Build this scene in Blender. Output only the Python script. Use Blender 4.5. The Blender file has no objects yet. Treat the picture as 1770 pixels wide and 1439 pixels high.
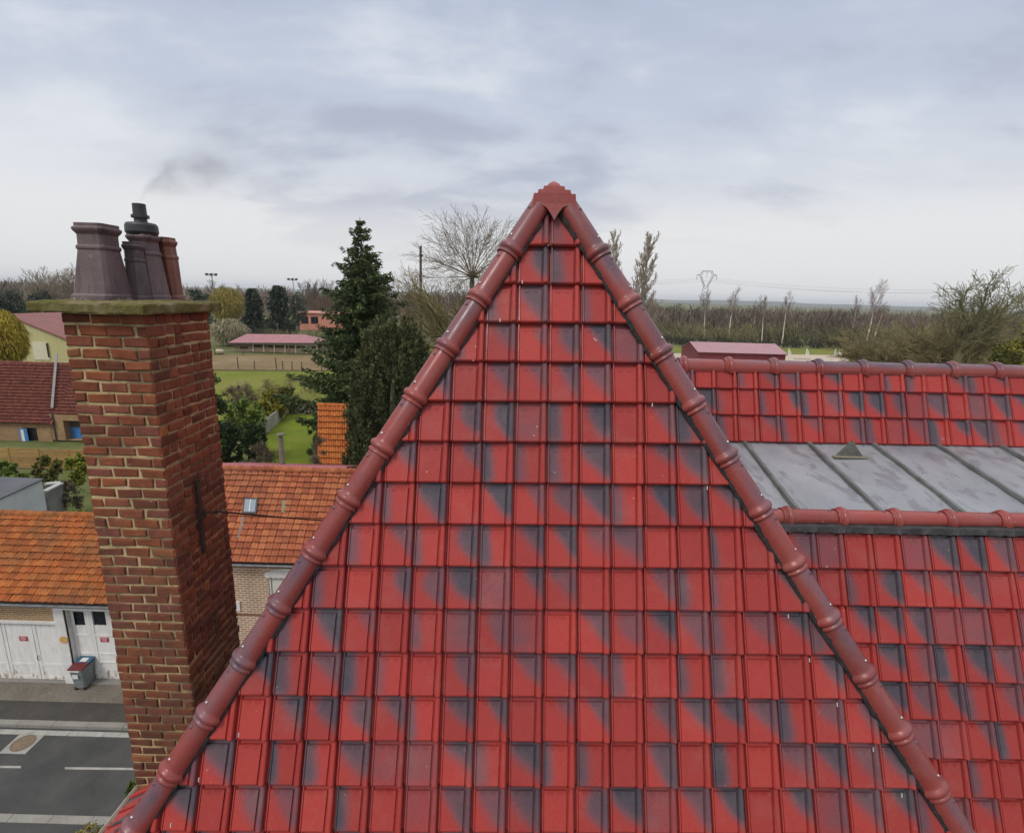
import bpy, math, random
from mathutils import Vector, Matrix
import numpy as np
R = random.Random(11)
C = bpy.context.scene.collection
PI = math.pi

# ------------------------------------------------------------------ camera
HC = 12.5
FPX, CX, CY = 898., 860., 719.5
PITCH, ROLL = math.atan(207.5/898), .0275
def cam2world(v):
    cr, sr = math.cos(ROLL), math.sin(ROLL)
    x, y, z = v
    x, y = cr*x + sr*y, -sr*x + cr*y
    cp, sp = math.cos(PITCH), math.sin(PITCH)
    return Vector((x, z*cp - y*sp, -z*sp - y*cp))
cam = bpy.data.objects.new('camera', bpy.data.cameras.new('camera'))
C.objects.link(cam)
r_, u_, b_ = cam2world((1,0,0)), -cam2world((0,1,0)), -cam2world((0,0,1))
cam.matrix_world = Matrix(((r_.x,u_.x,b_.x,0),(r_.y,u_.y,b_.y,0),(r_.z,u_.z,b_.z,HC),(0,0,0,1)))
cam.data.sensor_width = 36; cam.data.lens = FPX/1770*36
cam.data.shift_x = (885-CX)/1770
cam.data.clip_start = .05; cam.data.clip_end = 20000
bpy.context.scene.camera = cam

# ------------------------------------------------------------------ light
sc = bpy.context.scene
sc.view_settings.view_transform = 'Standard'; sc.view_settings.look = 'None'
sc.view_settings.exposure = 0.0; sc.view_settings.gamma = 1
SUN_EL, SUN_AZ = math.radians(47), math.radians(214)     # azimuth clockwise from +Y (straight ahead)
w = bpy.data.worlds.new('World'); sc.world = w; w.use_nodes = True
nt = w.node_tree; nt.nodes.clear()
def WN(t, **k):
    n = nt.nodes.new(t)
    for a, v in k.items(): setattr(n, a, v)
    return n
def WL(a, b): nt.links.new(a, b)
def wm(op, a, b=None, c=None):
    n = WN('ShaderNodeMath', operation=op)
    for i, v in enumerate((a, b, c)):
        if v is None: continue
        if isinstance(v, (int, float)): n.inputs[i].default_value = v
        else: WL(v, n.inputs[i])
    return n.outputs[0]
def wramp(fac, stops, interp='EASE'):
    n = WN('ShaderNodeValToRGB'); n.color_ramp.interpolation = interp
    els = n.color_ramp.elements
    while len(els) < len(stops): els.new(.5)
    for e, (p, c) in zip(els, stops): e.position = p; e.color = (*c, 1)
    WL(fac, n.inputs[0]); return n.outputs[0]
def wmix(f, a, b):
    n = WN('ShaderNodeMix', data_type='RGBA'); 
    for s, v in ((n.inputs[0], f), (n.inputs[6], a), (n.inputs[7], b)):
        if isinstance(v, (int, float)): s.default_value = v
        elif isinstance(v, tuple): s.default_value = (*v, 1)
        else: WL(v, s)
    return n.outputs[2]
tc = WN('ShaderNodeTexCoord'); sx = WN('ShaderNodeSeparateXYZ'); WL(tc.outputs['Generated'], sx.inputs[0])
X, Y, Z = sx.outputs
zz = wm('MAXIMUM', Z, 0.0)
den = wm('ADD', zz, .32)
cv = WN('ShaderNodeCombineXYZ'); WL(wm('DIVIDE', X, den), cv.inputs[0]); WL(wm('DIVIDE', Y, den), cv.inputs[1])
def wnoise(scale, detail, rough, off, dist=.3, sxyz=(1,1,1)):
    m = WN('ShaderNodeMapping'); m.inputs['Location'].default_value = off; m.inputs['Scale'].default_value = sxyz
    WL(cv.outputs[0], m.inputs[0])
    n = WN('ShaderNodeTexNoise'); n.inputs['Scale'].default_value = scale; n.inputs['Detail'].default_value = detail
    n.inputs['Roughness'].default_value = rough; n.inputs['Distortion'].default_value = dist
    WL(m.outputs[0], n.inputs['Vector']); return n.outputs[0]
base = wramp(zz, [(0, (.83,.835,.84)), (.11, (.86,.86,.865)), (.20, (.70,.735,.81)), (.30, (.58,.64,.76)), (.44, (.50,.57,.71)), (.62, (.66,.67,.70)), (1, (.74,.74,.74))])
n1 = wnoise(.80, 5, .5, (2.1, 5.2, 0), .5, (.75, 1.25, 1))
n2 = wnoise(2.1, 6, .55, (1.3, 7.7, 0), .3, (.8, 1.2, 1))
n3 = wnoise(6.0, 5, .6, (3.1, .4, 0), .2, (.7, 1.2, 1))
nn = wm('ADD', wm('ADD', wm('MULTIPLY', n1, .52), wm('MULTIPLY', n2, .33)), wm('MULTIPLY', n3, .15))
amp = wramp(zz, [(0, (0,0,0)), (.08, (.25,.25,.25)), (.2, (1,1,1)), (1, (1,1,1))])
dark = wm('MULTIPLY', wramp(nn, [(.40, (1,1,1)), (.505, (0,0,0))]), amp)
lite = wm('MULTIPLY', wramp(nn, [(.495, (0,0,0)), (.60, (1,1,1))]), amp)
col = wmix(wm('MULTIPLY', dark, .70), base, (.42,.46,.58))
col = wmix(wm('MULTIPLY', lite, .68), col, (.84,.87,.92))
# cloud deck brightened out of frame, overhead and behind the camera, to light the tiles
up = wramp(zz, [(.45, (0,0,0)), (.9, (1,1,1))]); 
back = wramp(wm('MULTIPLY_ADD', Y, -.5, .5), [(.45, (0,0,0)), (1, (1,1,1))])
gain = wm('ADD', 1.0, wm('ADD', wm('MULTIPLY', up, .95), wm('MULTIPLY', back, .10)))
sky = WN('ShaderNodeTexSky', sky_type='NISHITA', sun_disc=False, sun_elevation=SUN_EL, sun_rotation=SUN_AZ, dust_density=4.0)
bg1 = WN('ShaderNodeBackground'); WL(sky.outputs[0], bg1.inputs[0]); bg1.inputs[1].default_value = .06
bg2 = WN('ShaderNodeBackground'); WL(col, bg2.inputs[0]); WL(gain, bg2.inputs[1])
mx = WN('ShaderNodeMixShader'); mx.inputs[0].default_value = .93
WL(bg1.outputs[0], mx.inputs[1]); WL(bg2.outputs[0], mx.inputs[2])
WL(mx.outputs[0], WN('ShaderNodeOutputWorld').inputs[0])
sun = bpy.data.objects.new('sun', bpy.data.lights.new('sun', 'SUN')); C.objects.link(sun)
sun.data.energy = 1.5; sun.data.angle = math.radians(16); sun.data.color = (1, .94, .86)
sd = Vector((math.sin(SUN_AZ)*math.cos(SUN_EL), math.cos(SUN_AZ)*math.cos(SUN_EL), math.sin(SUN_EL)))
sun.rotation_euler = (-sd).to_track_quat('-Z', 'Y').to_euler()

# ------------------------------------------------------------------ pixel helpers: rays of the photograph to places in the world
def ray(px, py): return cam2world(((px-CX)/FPX, (py-CY)/FPX, 1.))
EYE = Vector((0, 0, HC))
def gnd(px, py, z=0.):
    d = ray(px, py); return EYE + d*((z-HC)/d.z)
def atY(px, py, Y):
    d = ray(px, py); return EYE + d*(Y/d.y)
def onplane(px, py, O, n):
    d = ray(px, py); return EYE + d*((O-EYE).dot(n)/d.dot(n))

# ------------------------------------------------------------------ mesh helpers
ORG = {}
def thing(name, label, cat, loc=(0,0,0), group=None):
    o = bpy.data.objects.new(name, None); C.objects.link(o); o.location = loc
    o.empty_display_size = .2
    o['label'] = label; o['category'] = cat
    if group: o['group'] = group
    ORG[o.name] = Vector(loc); return o
def tag(o, label, cat, group=None):
    o['label'] = label; o['category'] = cat
    if group: o['group'] = group
    return o
class MB:
    def __init__(s): s.v = []; s.f = []; s.t = []; s.g = []; s.uv = []
    def add(s, vs, fs, tint=.5, gl=None, uv=None):
        b = len(s.v); s.v += [tuple(p) for p in vs]
        s.g += (gl if gl is not None else [0.]*len(vs))
        for i, f in enumerate(fs):
            s.f.append(tuple(b+k for k in f)); s.t.append(tint[i] if isinstance(tint, list) else tint)
            s.uv.append(uv[i] if uv else None)
    def quad(s, a, b, c, d, tint=.5, uv=None): s.add([a,b,c,d], [(0,1,2,3)], tint, None, [uv] if uv else None)
    def box(s, x0, x1, y0, y1, z0, z1, tint=.5):
        vs = [(x,y,z) for z in (z0,z1) for y in (y0,y1) for x in (x0,x1)]
        s.add(vs, [(0,2,3,1),(4,5,7,6),(0,1,5,4),(2,6,7,3),(0,4,6,2),(1,3,7,5)], tint)
    def obox(s, O, a, b, c, tint=.5):      # corner and three edge vectors
        O, a, b, c = Vector(O), Vector(a), Vector(b), Vector(c)
        vs = [O, O+a, O+b, O+a+b, O+c, O+a+c, O+b+c, O+a+b+c]
        fs = [(0,2,3,1),(4,5,7,6),(0,1,5,4),(2,6,7,3),(0,4,6,2),(1,3,7,5)]
        if a.cross(b).dot(c) < 0: fs = [f[::-1] for f in fs]
        s.add(vs, fs, tint)
    def tube(s, pts, rads, n=6, caps=True, tint=.5):
        pts = [Vector(p) for p in pts]; m = len(pts); vs = []
        ref = None
        for i, p in enumerate(pts):
            d = (pts[min(i+1, m-1)] - pts[max(i-1, 0)])
            if d.length < 1e-9: d = Vector((0,0,1))
            d.normalize()
            if ref is None: ref = Vector((1,0,0)) if abs(d.x) < .8 else Vector((0,1,0))
            a = (ref - d*ref.dot(d)).normalized(); ref = a; b = d.cross(a)
            for k in range(n):
                t = 2*PI*k/n; vs.append(p + (a*math.cos(t) + b*math.sin(t))*rads[i])
        fs = [(i*n+k, i*n+(k+1)%n, (i+1)*n+(k+1)%n, (i+1)*n+k) for i in range(m-1) for k in range(n)]
        if caps: fs += [tuple(range(n))[::-1], tuple((m-1)*n+k for k in range(n))]
        s.add(vs, fs, tint)
    def lathe(s, c, prof, n=16, tint=.5, rot=0, sq=None):
        c = Vector(c); vs = []
        for r, z in prof:
            for k in range(n):
                t = 2*PI*k/n + rot; vs.append(c + Vector((math.cos(t)*r, math.sin(t)*r, z)))
        m = len(prof)
        fs = [(i*n+k, i*n+(k+1)%n, (i+1)*n+(k+1)%n, (i+1)*n+k) for i in range(m-1) for k in range(n)]
        fs += [tuple(range(n))[::-1], tuple((m-1)*n+k for k in range(n))]
        s.add(vs, fs, tint)
    def prism(s, poly, off, tint=.5):      # polygon points extruded by a vector
        n = len(poly); off = Vector(off); p = [Vector(q) for q in poly]
        nrm = sum((p[i].cross(p[(i+1)%n]) for i in range(n)), Vector())
        if nrm.dot(off) > 0: p = p[::-1]
        vs = p + [q+off for q in p]
        fs = [tuple(range(n)), tuple(range(2*n-1, n-1, -1))] + [(i, n+i, n+(i+1)%n, (i+1)%n) for i in range(n)]
        s.add(vs, fs, tint)
    def build(s, name, mat, parent=None, smooth=False, loc=None, bevel=0):
        me = bpy.data.meshes.new(name)
        org = ORG[parent.name] if parent else Vector(loc if loc is not None else (0,0,0))
        me.from_pydata([(x-org.x, y-org.y, z-org.z) for x,y,z in s.v], [], s.f)
        a = me.attributes.new('tint', 'FLOAT', 'FACE'); a.data.foreach_set('value', s.t)
        if any(s.g):
            a = me.attributes.new('glaze', 'FLOAT', 'POINT'); a.data.foreach_set('value', s.g)
        if any(u is not None for u in s.uv):
            ul = me.uv_layers.new(name='UVMap'); k = 0
            for f, u in zip(s.f, s.uv):
                for j in range(len(f)): ul.data[k].uv = u[j] if u else (0,0); k += 1
        if smooth: me.polygons.foreach_set('use_smooth', [True]*len(me.polygons))
        me.materials.append(mat); me.update()
        o = bpy.data.objects.new(name, me); C.objects.link(o)
        if parent: o.parent = parent
        else: o.location = org
        ORG[o.name] = org
        if bevel:
            b = o.modifiers.new('bevel', 'BEVEL'); b.width = bevel; b.segments = 2; b.limit_method = 'ANGLE'
        return o
def uvquad(mb, a, b, c, d, tint=.5):        # a->b horizontal, a->d vertical, UV in metres
    a, b, c, d = map(Vector, (a,b,c,d)); W = (b-a).length; H = (d-a).length
    mb.quad(a, b, c, d, tint, [(0,0),(W,0),(W,H),(0,H)])
def uvbox(mb, x0, x1, y0, y1, z0, z1):
    uvquad(mb, (x0,y0,z0),(x1,y0,z0),(x1,y0,z1),(x0,y0,z1)); uvquad(mb, (x1,y0,z0),(x1,y1,z0),(x1,y1,z1),(x1,y0,z1))
    uvquad(mb, (x1,y1,z0),(x0,y1,z0),(x0,y1,z1),(x1,y1,z1)); uvquad(mb, (x0,y1,z0),(x0,y0,z0),(x0,y0,z1),(x0,y1,z1))
    mb.quad((x0,y0,z1),(x1,y0,z1),(x1,y1,z1),(x0,y1,z1)); mb.quad((x0,y1,z0),(x1,y1,z0),(x1,y0,z0),(x0,y0,z0))
def wall_with_holes(mb, x0, x1, z0, z1, y, holes, depth=.12):
    """front wall at y (facing -Y) with rectangular holes (x0,x1,z0,z1) and their reveals; UV in metres"""
    xs = sorted({x0, x1, *[h[0] for h in holes], *[h[1] for h in holes]}); zs = sorted({z0, z1, *[h[2] for h in holes], *[h[3] for h in holes]})
    for i in range(len(xs)-1):
        for j in range(len(zs)-1):
            cx, cz = (xs[i]+xs[i+1])/2, (zs[j]+zs[j+1])/2
            if any(h[0] < cx < h[1] and h[2] < cz < h[3] for h in holes): continue
            a, b, c, d = xs[i], xs[i+1], zs[j], zs[j+1]
            mb.quad((a,y,c),(b,y,c),(b,y,d),(a,y,d), .5, [(a,c),(b,c),(b,d),(a,d)])
    for a, b, c, d in holes:
        for p, q in (((a,c),(b,c)),((b,c),(b,d)),((b,d),(a,d)),((a,d),(a,c))):
            mb.quad((p[0],y,p[1]),(p[0],y+depth,p[1]),(q[0],y+depth,q[1]),(q[0],y,q[1]), .5, [(0,0),(depth,0),(depth,1),(0,1)])

# ------------------------------------------------------------------ materials
class NT:
    def __init__(s, name):
        s.m = bpy.data.materials.new(name); s.m.use_nodes = True; s.t = s.m.node_tree
        s.b = s.t.nodes['Principled BSDF']; s.tc = s.n('ShaderNodeTexCoord')
    def n(s, t, **k):
        n = s.t.nodes.new(t)
        for a, v in k.items(): setattr(n, a, v)
        return n
    def l(s, a, b): s.t.links.new(a, b)
    def setin(s, sock, v):
        if isinstance(v, (int, float)): sock.default_value = v
        elif isinstance(v, tuple): sock.default_value = (*v, 1) if len(v) == 3 and sock.type == 'RGBA' else v
        else: s.l(v, sock)
    def noise(s, scale, detail=4, rough=.55, vec=None, sc=None, dist=0):
        n = s.n('ShaderNodeTexNoise'); n.inputs['Scale'].default_value = scale; n.inputs['Detail'].default_value = detail
        n.inputs['Roughness'].default_value = rough; n.inputs['Distortion'].default_value = dist
        v = vec if vec is not None else s.tc.outputs['Object']
        if sc:
            mp = s.n('ShaderNodeMapping'); mp.inputs['Scale'].default_value = sc; s.l(v, mp.inputs[0]); v = mp.outputs[0]
        s.l(v, n.inputs['Vector']); return n.outputs[0]
    def ramp(s, f, stops, interp='LINEAR'):
        n = s.n('ShaderNodeValToRGB'); n.color_ramp.interpolation = interp; e = n.color_ramp.elements
        while len(e) < len(stops): e.new(.5)
        for q, (p, c) in zip(e, stops): q.position = p; q.color = (*c, 1) if isinstance(c, tuple) else (c,c,c,1)
        s.l(f, n.inputs[0]); return n.outputs[0]
    def mix(s, f, a, b, mode='MIX'):
        n = s.n('ShaderNodeMix', data_type='RGBA', blend_type=mode)
        s.setin(n.inputs[0], f); s.setin(n.inputs[6], a); s.setin(n.inputs[7], b); return n.outputs[2]
    def math(s, op, a, b=None, c=None):
        n = s.n('ShaderNodeMath', operation=op)
        for i, v in enumerate((a,b,c)):
            if v is not None: s.setin(n.inputs[i], v)
        return n.outputs[0]
    def attr(s, name): return s.n('ShaderNodeAttribute', attribute_name=name).outputs['Fac']
    def bump(s, h, strength, dist):
        n = s.n('ShaderNodeBump'); n.inputs['Strength'].default_value = strength; n.inputs['Distance'].default_value = dist
        s.l(h, n.inputs['Height']); s.l(n.outputs[0], s.b.inputs['Normal'])
    def done(s, col, rough=.8, metal=0, spec=None):
        s.setin(s.b.inputs['Base Color'], col); s.setin(s.b.inputs['Roughness'], rough); s.b.inputs['Metallic'].default_value = metal
        if spec is not None: s.b.inputs['Specular IOR Level'].default_value = spec
        return s.m
def M(name, c1, c2=None, scale=3., rough=.85, bump=0, bdist=.01, detail=5, sc=None, tint=0., lo=.38, hi=.62, metal=0, spec=None):
    """two colours mixed by noise, per-face lightness variation by the tint attribute, optional bump"""
    t = NT(name); c2 = c2 or tuple(x*.75 for x in c1)
    nz = t.noise(scale, detail, .6, sc=sc)
    col = t.mix(t.ramp(nz, [(lo, 0.), (hi, 1.)]), c1, c2)
    if tint:
        col = t.mix(1., col, t.ramp(t.attr('tint'), [(0, (1-tint,)*3), (1, (1+tint,)*3)]), 'MULTIPLY')
    if bump: t.bump(t.noise(scale*6, 4, .6, sc=sc), bump, bdist)
    return t.done(col, rough, metal, spec)
def Mleaf(name, c1, c2, rough=.7, trans=0.):
    t = NT(name)
    col = t.mix(t.attr('tint'), c1, c2)
    m = t.done(col, rough, 0, .3)
    return m
# glazed red tile with dark flames (the glaze attribute is the flame pattern fired into each tile)
def glazed(name, spec=.23, red=(.345,.044,.038), dark=(.075,.064,.080), rough=.34):
    t = NT(name)
    fine = t.noise(60, 3, .6); mid = t.noise(7, 4, .55)
    g = t.math('ADD', t.attr('glaze'), t.math('MULTIPLY_ADD', mid, .34, -.17))
    col = t.ramp(g, [(.16, red), (.42, tuple(.62*a+.38*b for a, b in zip(red, (.17,.070,.082)))), (.66, (.17,.070,.082)), (1.0, dark)])
    col = t.mix(1., col, t.ramp(t.attr('tint'), [(0, (.84,.85,.88)), (1, (1.12,1.08,1.05))]), 'MULTIPLY')
    col = t.mix(1., col, t.ramp(fine, [(.3, (.9,.9,.9)), (.7, (1.08,1.08,1.08))]), 'MULTIPLY')
    dust = t.ramp(t.noise(3.2, 6, .7), [(.52, 0.), (.74, 1.)])
    col = t.mix(t.math('MULTIPLY', dust, .16), col, (.30,.22,.19))
    spots = t.ramp(t.noise(30, 2, .4), [(.775, 0.), (.795, 1.)])
    col = t.mix(t.math('MULTIPLY', spots, .45), col, (.6,.58,.52))
    t.bump(t.noise(130, 3, .6), .10, .002)
    return t.done(col, t.ramp(t.noise(9, 4, .6), [(.3, rough-.10), (.7, rough+.10)]), 0, spec)
MT_TILE = glazed('glazed_red_tile')
MT_CAP = glazed('glazed_ridge_tile', spec=.42, red=(.255,.052,.044), dark=(.080,.058,.082), rough=.32)
MT_BLACK = M('black_flashing', (.018,.018,.02), (.035,.034,.035), 25, .6, .8, .02)
MT_STEEL = M('steel_screw', (.55,.55,.56), (.42,.42,.42), 8, .35, metal=.9)
MT_DARKWOOD = M('dark_eave', (.05,.045,.04), (.08,.07,.06), 8, .8)

# ------------------------------------------------------------------ roof tiles (geometry)
def smooth(a, b, x):
    t = max(0., min(1., (x-a)/(b-a))); return t*t*(3-2*t)
def flame():
    """one tile's flame: a function of (u across, v up the slope) -> 0 red .. 1 dark"""
    k = R.random(); s = R.uniform(.22, .42); wash = R.uniform(0, .16)
    if k < .20: return lambda u, v: wash + .10*smooth(.5, 1, v)
    if k < .29:
        c = R.uniform(.42, .66); a = R.uniform(-.3,.3); return lambda u, v: c + a*(u-.5) - .12*smooth(.3, 0, v)
    top = R.uniform(.55, 1.0)
    if k < .82:                                               # smudge in the upper right with a slanting lower edge
        a = R.uniform(.5, 1.2); o = R.uniform(-.05, .42); cu, cv = R.uniform(.58, .95), R.uniform(.45, .85); rr = R.uniform(.55, .95)
        return lambda u, v: wash + top*smooth(o-s, o+s, (v-.5)+(u-.5)*a+.25)*(1-smooth(.35, 1., math.hypot((u-cu), (v-cv)*.9)/rr*.75))
    o = R.uniform(.18, .42)                                   # dark left band
    return lambda u, v: wash + top*(1-smooth(o-s*.8, o+s*.8, u-.12*(1-v)))*smooth(-.3, .25, v)
# profile across one tile: (u, height); the roll sits at the right-hand side, seen from below
PROF = [(0,-.026), (.018,-.025), (.026,.003), (.058,.0045), (.064,-.004), (.078,-.004), (.085,.004), (.20,.0035), (.32,.0033), (.44,.0033), (.56,.0035), (.64,.0038), (.725,.004), (.738,-.009), (.760,-.009),
        (.782,.008), (.81,.0165), (.85,.0215), (.89,.0215), (.925,.0165), (.940,.010), (.954,-.026), (1.0,-.026)]
def tile_slope(mb, O, u, v, n, w, g, c0, c1, r0, r1, lift=.036, detail=True, jit=.0020, arcs=True, keep=None):
    """rows count downwards; row r has its nose at O - v*g*r. Column c spans O + u*w*c .. c+1"""
    nv = [0, .014, .032, .06, .2, .34, .48, .62, .76, .84, .876, .886, 1.06]
    for r in range(r0, r1):
        for c in range(c0, c1):
            if keep and not keep(c, r): continue
            fl = flame(); tint = R.random()
            jx, jn, jr = R.gauss(0, jit), R.gauss(0, jit), R.gauss(0, .012)
            vs, gl = [], []
            for vv in nv:
                for (uu, h) in PROF:
                    q = uu
                    if .72 < uu < .80: q = uu + .028*(vv-.5)             # the roll widens towards the nose
                    hh = h + lift*(1-vv) + jn + (-.006 if vv == 0 else 0) + jr*(uu-.5)*w
                    hh -= {0: .024, .014: .0130, .032: .0040}.get(vv, 0)
                    if vv > .88 and .085 <= uu <= .725: hh -= .019
                    P = O + u*(w*(c+q)+jx) + v*(-g*r + g*vv + (.006 if vv == 0 else 0)*0) + n*hh
                    vs.append(P); gl.append(0. if h < -.02 else max(0., fl(uu, vv)))
            k = len(PROF)
            # nose: a front face down to the course below
            for (uu, h) in PROF:
                q = uu + (.028*-.5 if .72 < uu < .80 else 0)
                vs.append(O + u*(w*(c+q)+jx) + v*(-g*r + .004) + n*(h*.9 + jn - .006)); gl.append(0.)
            fs = [(i*k+j, i*k+j+1, (i+1)*k+j+1, (i+1)*k+j) for i in range(len(nv)-1) for j in range(k-1)]
            b = len(nv)*k
            fs += [(b+j, b+j+1, j+1, j) for j in range(k-1)]
            mb.add(vs, fs, tint, gl)
            if arcs:                                                   # two half-round nibs under the course above
                for cu in (.26, .54):
                    vv = .995 - .03; rad = .05
                    cen = O + u*(w*(c+cu)) + v*(-g*r + g*.862)
                    hh = lift*(1-.862) + .0035 + jn
                    pts = [cen + u*(w*rad*1.9*math.cos(t)) + v*(-.022*math.sin(t)) for t in [PI*i/7 for i in range(8)]]
                    m = len(pts)
                    top = [p + n*(hh+.0045) for p in pts]; bot = [p + n*(hh-.002) for p in pts]
                    gg = max(0., fl(cu, .86))
                    mb.add(top+bot, [tuple(range(m-1,-1,-1))] + [(i, i+1, m+i+1, m+i) for i in range(m-1)], tint, [gg]*(2*m))
def clip(mb, planes):
    """cut the tiles along planes (point, normal pointing to the side thrown away)"""
    import bmesh
    bm = bmesh.new(); gl = bm.verts.layers.float.new('g'); tl = bm.faces.layers.float.new('t')
    vs = [bm.verts.new(p) for p in mb.v]
    for v_, g_ in zip(vs, mb.g): v_[gl] = g_
    for f, t in zip(mb.f, mb.t):
        try: ff = bm.faces.new([vs[i] for i in f]); ff[tl] = t
        except ValueError: pass
    for co, no in planes:
        bmesh.ops.bisect_plane(bm, geom=bm.verts[:]+bm.edges[:]+bm.faces[:], plane_co=co, plane_no=no, clear_outer=True)
    bm.verts.index_update(); out = MB()
    out.v = [tuple(v_.co) for v_ in bm.verts]; out.g = [v_[gl] for v_ in bm.verts]
    out.f = [tuple(x.index for x in f.verts) for f in bm.faces]; out.t = [f[tl] for f in bm.faces]; out.uv = [None]*len(out.f)
    bm.free(); return out
def ridge_cap(p0, p1, crest, parent, rb=.083, collar=.101, arc=100, screw=True, dimple=True, dark=.5, first=False):
    """half-round ridge tile running from p0 (hidden upper end) to p1 (collared lower end)"""
    ax = (p1-p0); L = ax.length; ax.normalize()
    n = (crest - ax*crest.dot(ax)).normalized(); s = ax.cross(n)
    st = [(0, rb*.93), (.03, rb*.94), (.25, rb*.965), (.5, rb*.985), (.76, rb), (.80, rb*1.0), (.82, rb*1.05), (.845, collar*.99), (.875, collar*1.03), (.905, collar*1.0),
          (.925, collar*.93), (.938, rb*1.0), (.95, rb*.985), (.958, rb*1.06), (.985, rb*1.11), (1.0, rb*1.09)]
    m = 19; vs, gl = [], []
    ph, ph2, am = R.uniform(0, 9), R.uniform(0, 9), R.uniform(.05, .28)
    side = R.choice((-1, 1))
    for (t, rr) in st:
        for k in range(m):
            a = math.radians(-arc + 2*arc*k/(m-1))
            vs.append(p0 + ax*(L*t*1.0) + (n*math.cos(a)*1.03 + s*math.sin(a))*rr)
            crestness = math.cos(a*.9)
            gl.append(max(0, dark*smooth(.25, .95, crestness) + am*math.sin(3.1*t+ph)*smooth(.1, .9, .5+.5*math.sin(a*1.1+ph2)) + .12*math.sin(7*t+ph2)*math.sin(2*a+ph)))
    # inner wall at the lower end gives the lip its thickness
    for k in range(m):
        a = math.radians(-arc + 2*arc*k/(m-1)); vs.append(p1 - ax*.004 + (n*math.cos(a)*1.03 + s*math.sin(a))*(rb*.97)); gl.append(gl[-m])
    for k in range(m):
        a = math.radians(-arc + 2*arc*k/(m-1)); vs.append(p1 - ax*.06 + (n*math.cos(a)*1.03 + s*math.sin(a))*(rb*.9)); gl.append(gl[-m])
    rows = len(st)+2
    fs = [(i*m+k, i*m+k+1, (i+1)*m+k+1, (i+1)*m+k) for i in range(rows-1) for k in range(m-1)]
    mb = MB(); mb.add(vs, fs, R.random(), gl)
    o = mb.build('ridge_tile', MT_CAP, parent, smooth=True)
    if screw:
        q = p0 + ax*(L*.70) + n*(rb*1.02); b = MB()
        qa = n; b_ = [(0, .0), (.010, .004), (.012, .008), (.008, .013), (.002, .015)]
        tmp = MB(); tmp.lathe((0,0,0), [(.009,-.004),(.011,.002),(.008,.007),(.003,.009)], 10)
        rot = qa.to_track_quat('Z', 'Y')
        b.add([q + rot @ Vector(v_) for v_ in tmp.v], tmp.f)
        b.build('screw', MT_STEEL, o, smooth=True)
    if dimple:
        q = p0 + ax*(L*.17) + n*(rb*.965); tmp = MB(); tmp.lathe((0,0,0), [(.015,-.006),(.014,.004),(.008,.009),(.002,.010)], 10)
        b = MB(); rot = n.to_track_quat('Z', 'Y'); b.add([q + rot @ Vector(v_) for v_ in tmp.v], tmp.f, .5, [.8]*len(tmp.v))
        b.build('nail_boss', MT_CAP, o, smooth=True)
    return o

# ================================================================== SETTING: ground
def zone(name, pts, z, mat, kind='structure'):
    mb = MB(); mb.add([(p[0], p[1], z) for p in pts], [tuple(range(len(pts)))])
    o = mb.build(name, mat); o['kind'] = kind; return o
def gmat(name, stops, scale, scale2, bump=.3, rough=.95):
    t = NT(name)
    a = t.noise(scale, 6, .6); b = t.noise(scale2, 4, .6)
    f = t.math('MULTIPLY_ADD', b, .45, t.math('MULTIPLY', a, .55))
    col = t.ramp(f, stops); t.bump(b, bump, .1)
    return t.done(col, rough, 0, .2)
m_ground = gmat('meadow_ground', [(.35, (.075,.10,.025)), (.5, (.12,.13,.045)), (.62, (.15,.125,.065))], .05, 1.1)
m_grass = gmat('spring_grass', [(.34, (.095,.118,.012)), (.47, (.135,.158,.016)), (.57, (.175,.172,.036)), (.68, (.17,.15,.06))], .12, 1.4)
m_lawn = gmat('lawn_grass', [(.36, (.095,.128,.009)), (.52, (.130,.170,.012)), (.66, (.165,.170,.032))], .4, 3.)
m_paddock = gmat('paddock_earth', [(.35, (.155,.105,.055)), (.5, (.20,.14,.07)), (.63, (.24,.18,.10)), (.72, (.13,.125,.045))], .09, .8)
m_sand = gmat('arena_sand', [(.35, (.42,.34,.26)), (.65, (.50,.41,.32))], .08, .9, .1)
m_asph = gmat('road_asphalt', [(.35, (.044,.045,.044)), (.5, (.066,.066,.064)), (.64, (.095,.094,.09))], .9, 45, .3, .9)
m_asph2 = gmat('old_asphalt', [(.35, (.050,.048,.044)), (.5, (.062,.058,.052)), (.62, (.10,.09,.08))], .6, 40, .3, .9)
m_pave = gmat('worn_pavement', [(.35, (.12,.105,.085)), (.5, (.17,.15,.12)), (.65, (.22,.195,.16))], .9, 14, .3, .95)
m_stone = gmat('kerb_stone', [(.3, (.19,.18,.16)), (.6, (.27,.26,.23))], 1.5, 22, .2)
m_white = gmat('worn_road_paint', [(.36, (.20,.195,.18)), (.5, (.34,.33,.30)), (.7, (.42,.41,.38))], 3., 40, .1)
zone('ground', [(-7800,-240),(7800,-240),(7800,8900),(-7800,8900)], -.12, m_ground)
zone('road', [(-60,-30),(40,-30),(40,12.62),(-60,12.62)], 0, m_asph)
def strip(name, x0, x1, y0, y1, z0, z1, mat, bevel=0):
    mb = MB(); mb.box(x0,x1,y0,y1,z0,z1); o = mb.build(name, mat, bevel=bevel); o['kind'] = 'structure'; return o
def slabs(name, xa, xb, y0, y1, z0, z1, step, mat, gap=.012):
    mb = MB(); x = xa
    while x < xb:
        mb.box(x+gap/2, min(x+step, xb)-gap/2, y0, y1, z0, z1+R.uniform(-.003,.003), R.random()); x += step
    o = mb.build(name, mat); o['kind'] = 'structure'; return o
slabs('gutter', -32, 6, 12.28, 12.44, -.1, .012, 1.0, m_white)
slabs('kerb', -32, 6, 12.52, 12.70, -.1, .10, 1.02, m_stone)
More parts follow.
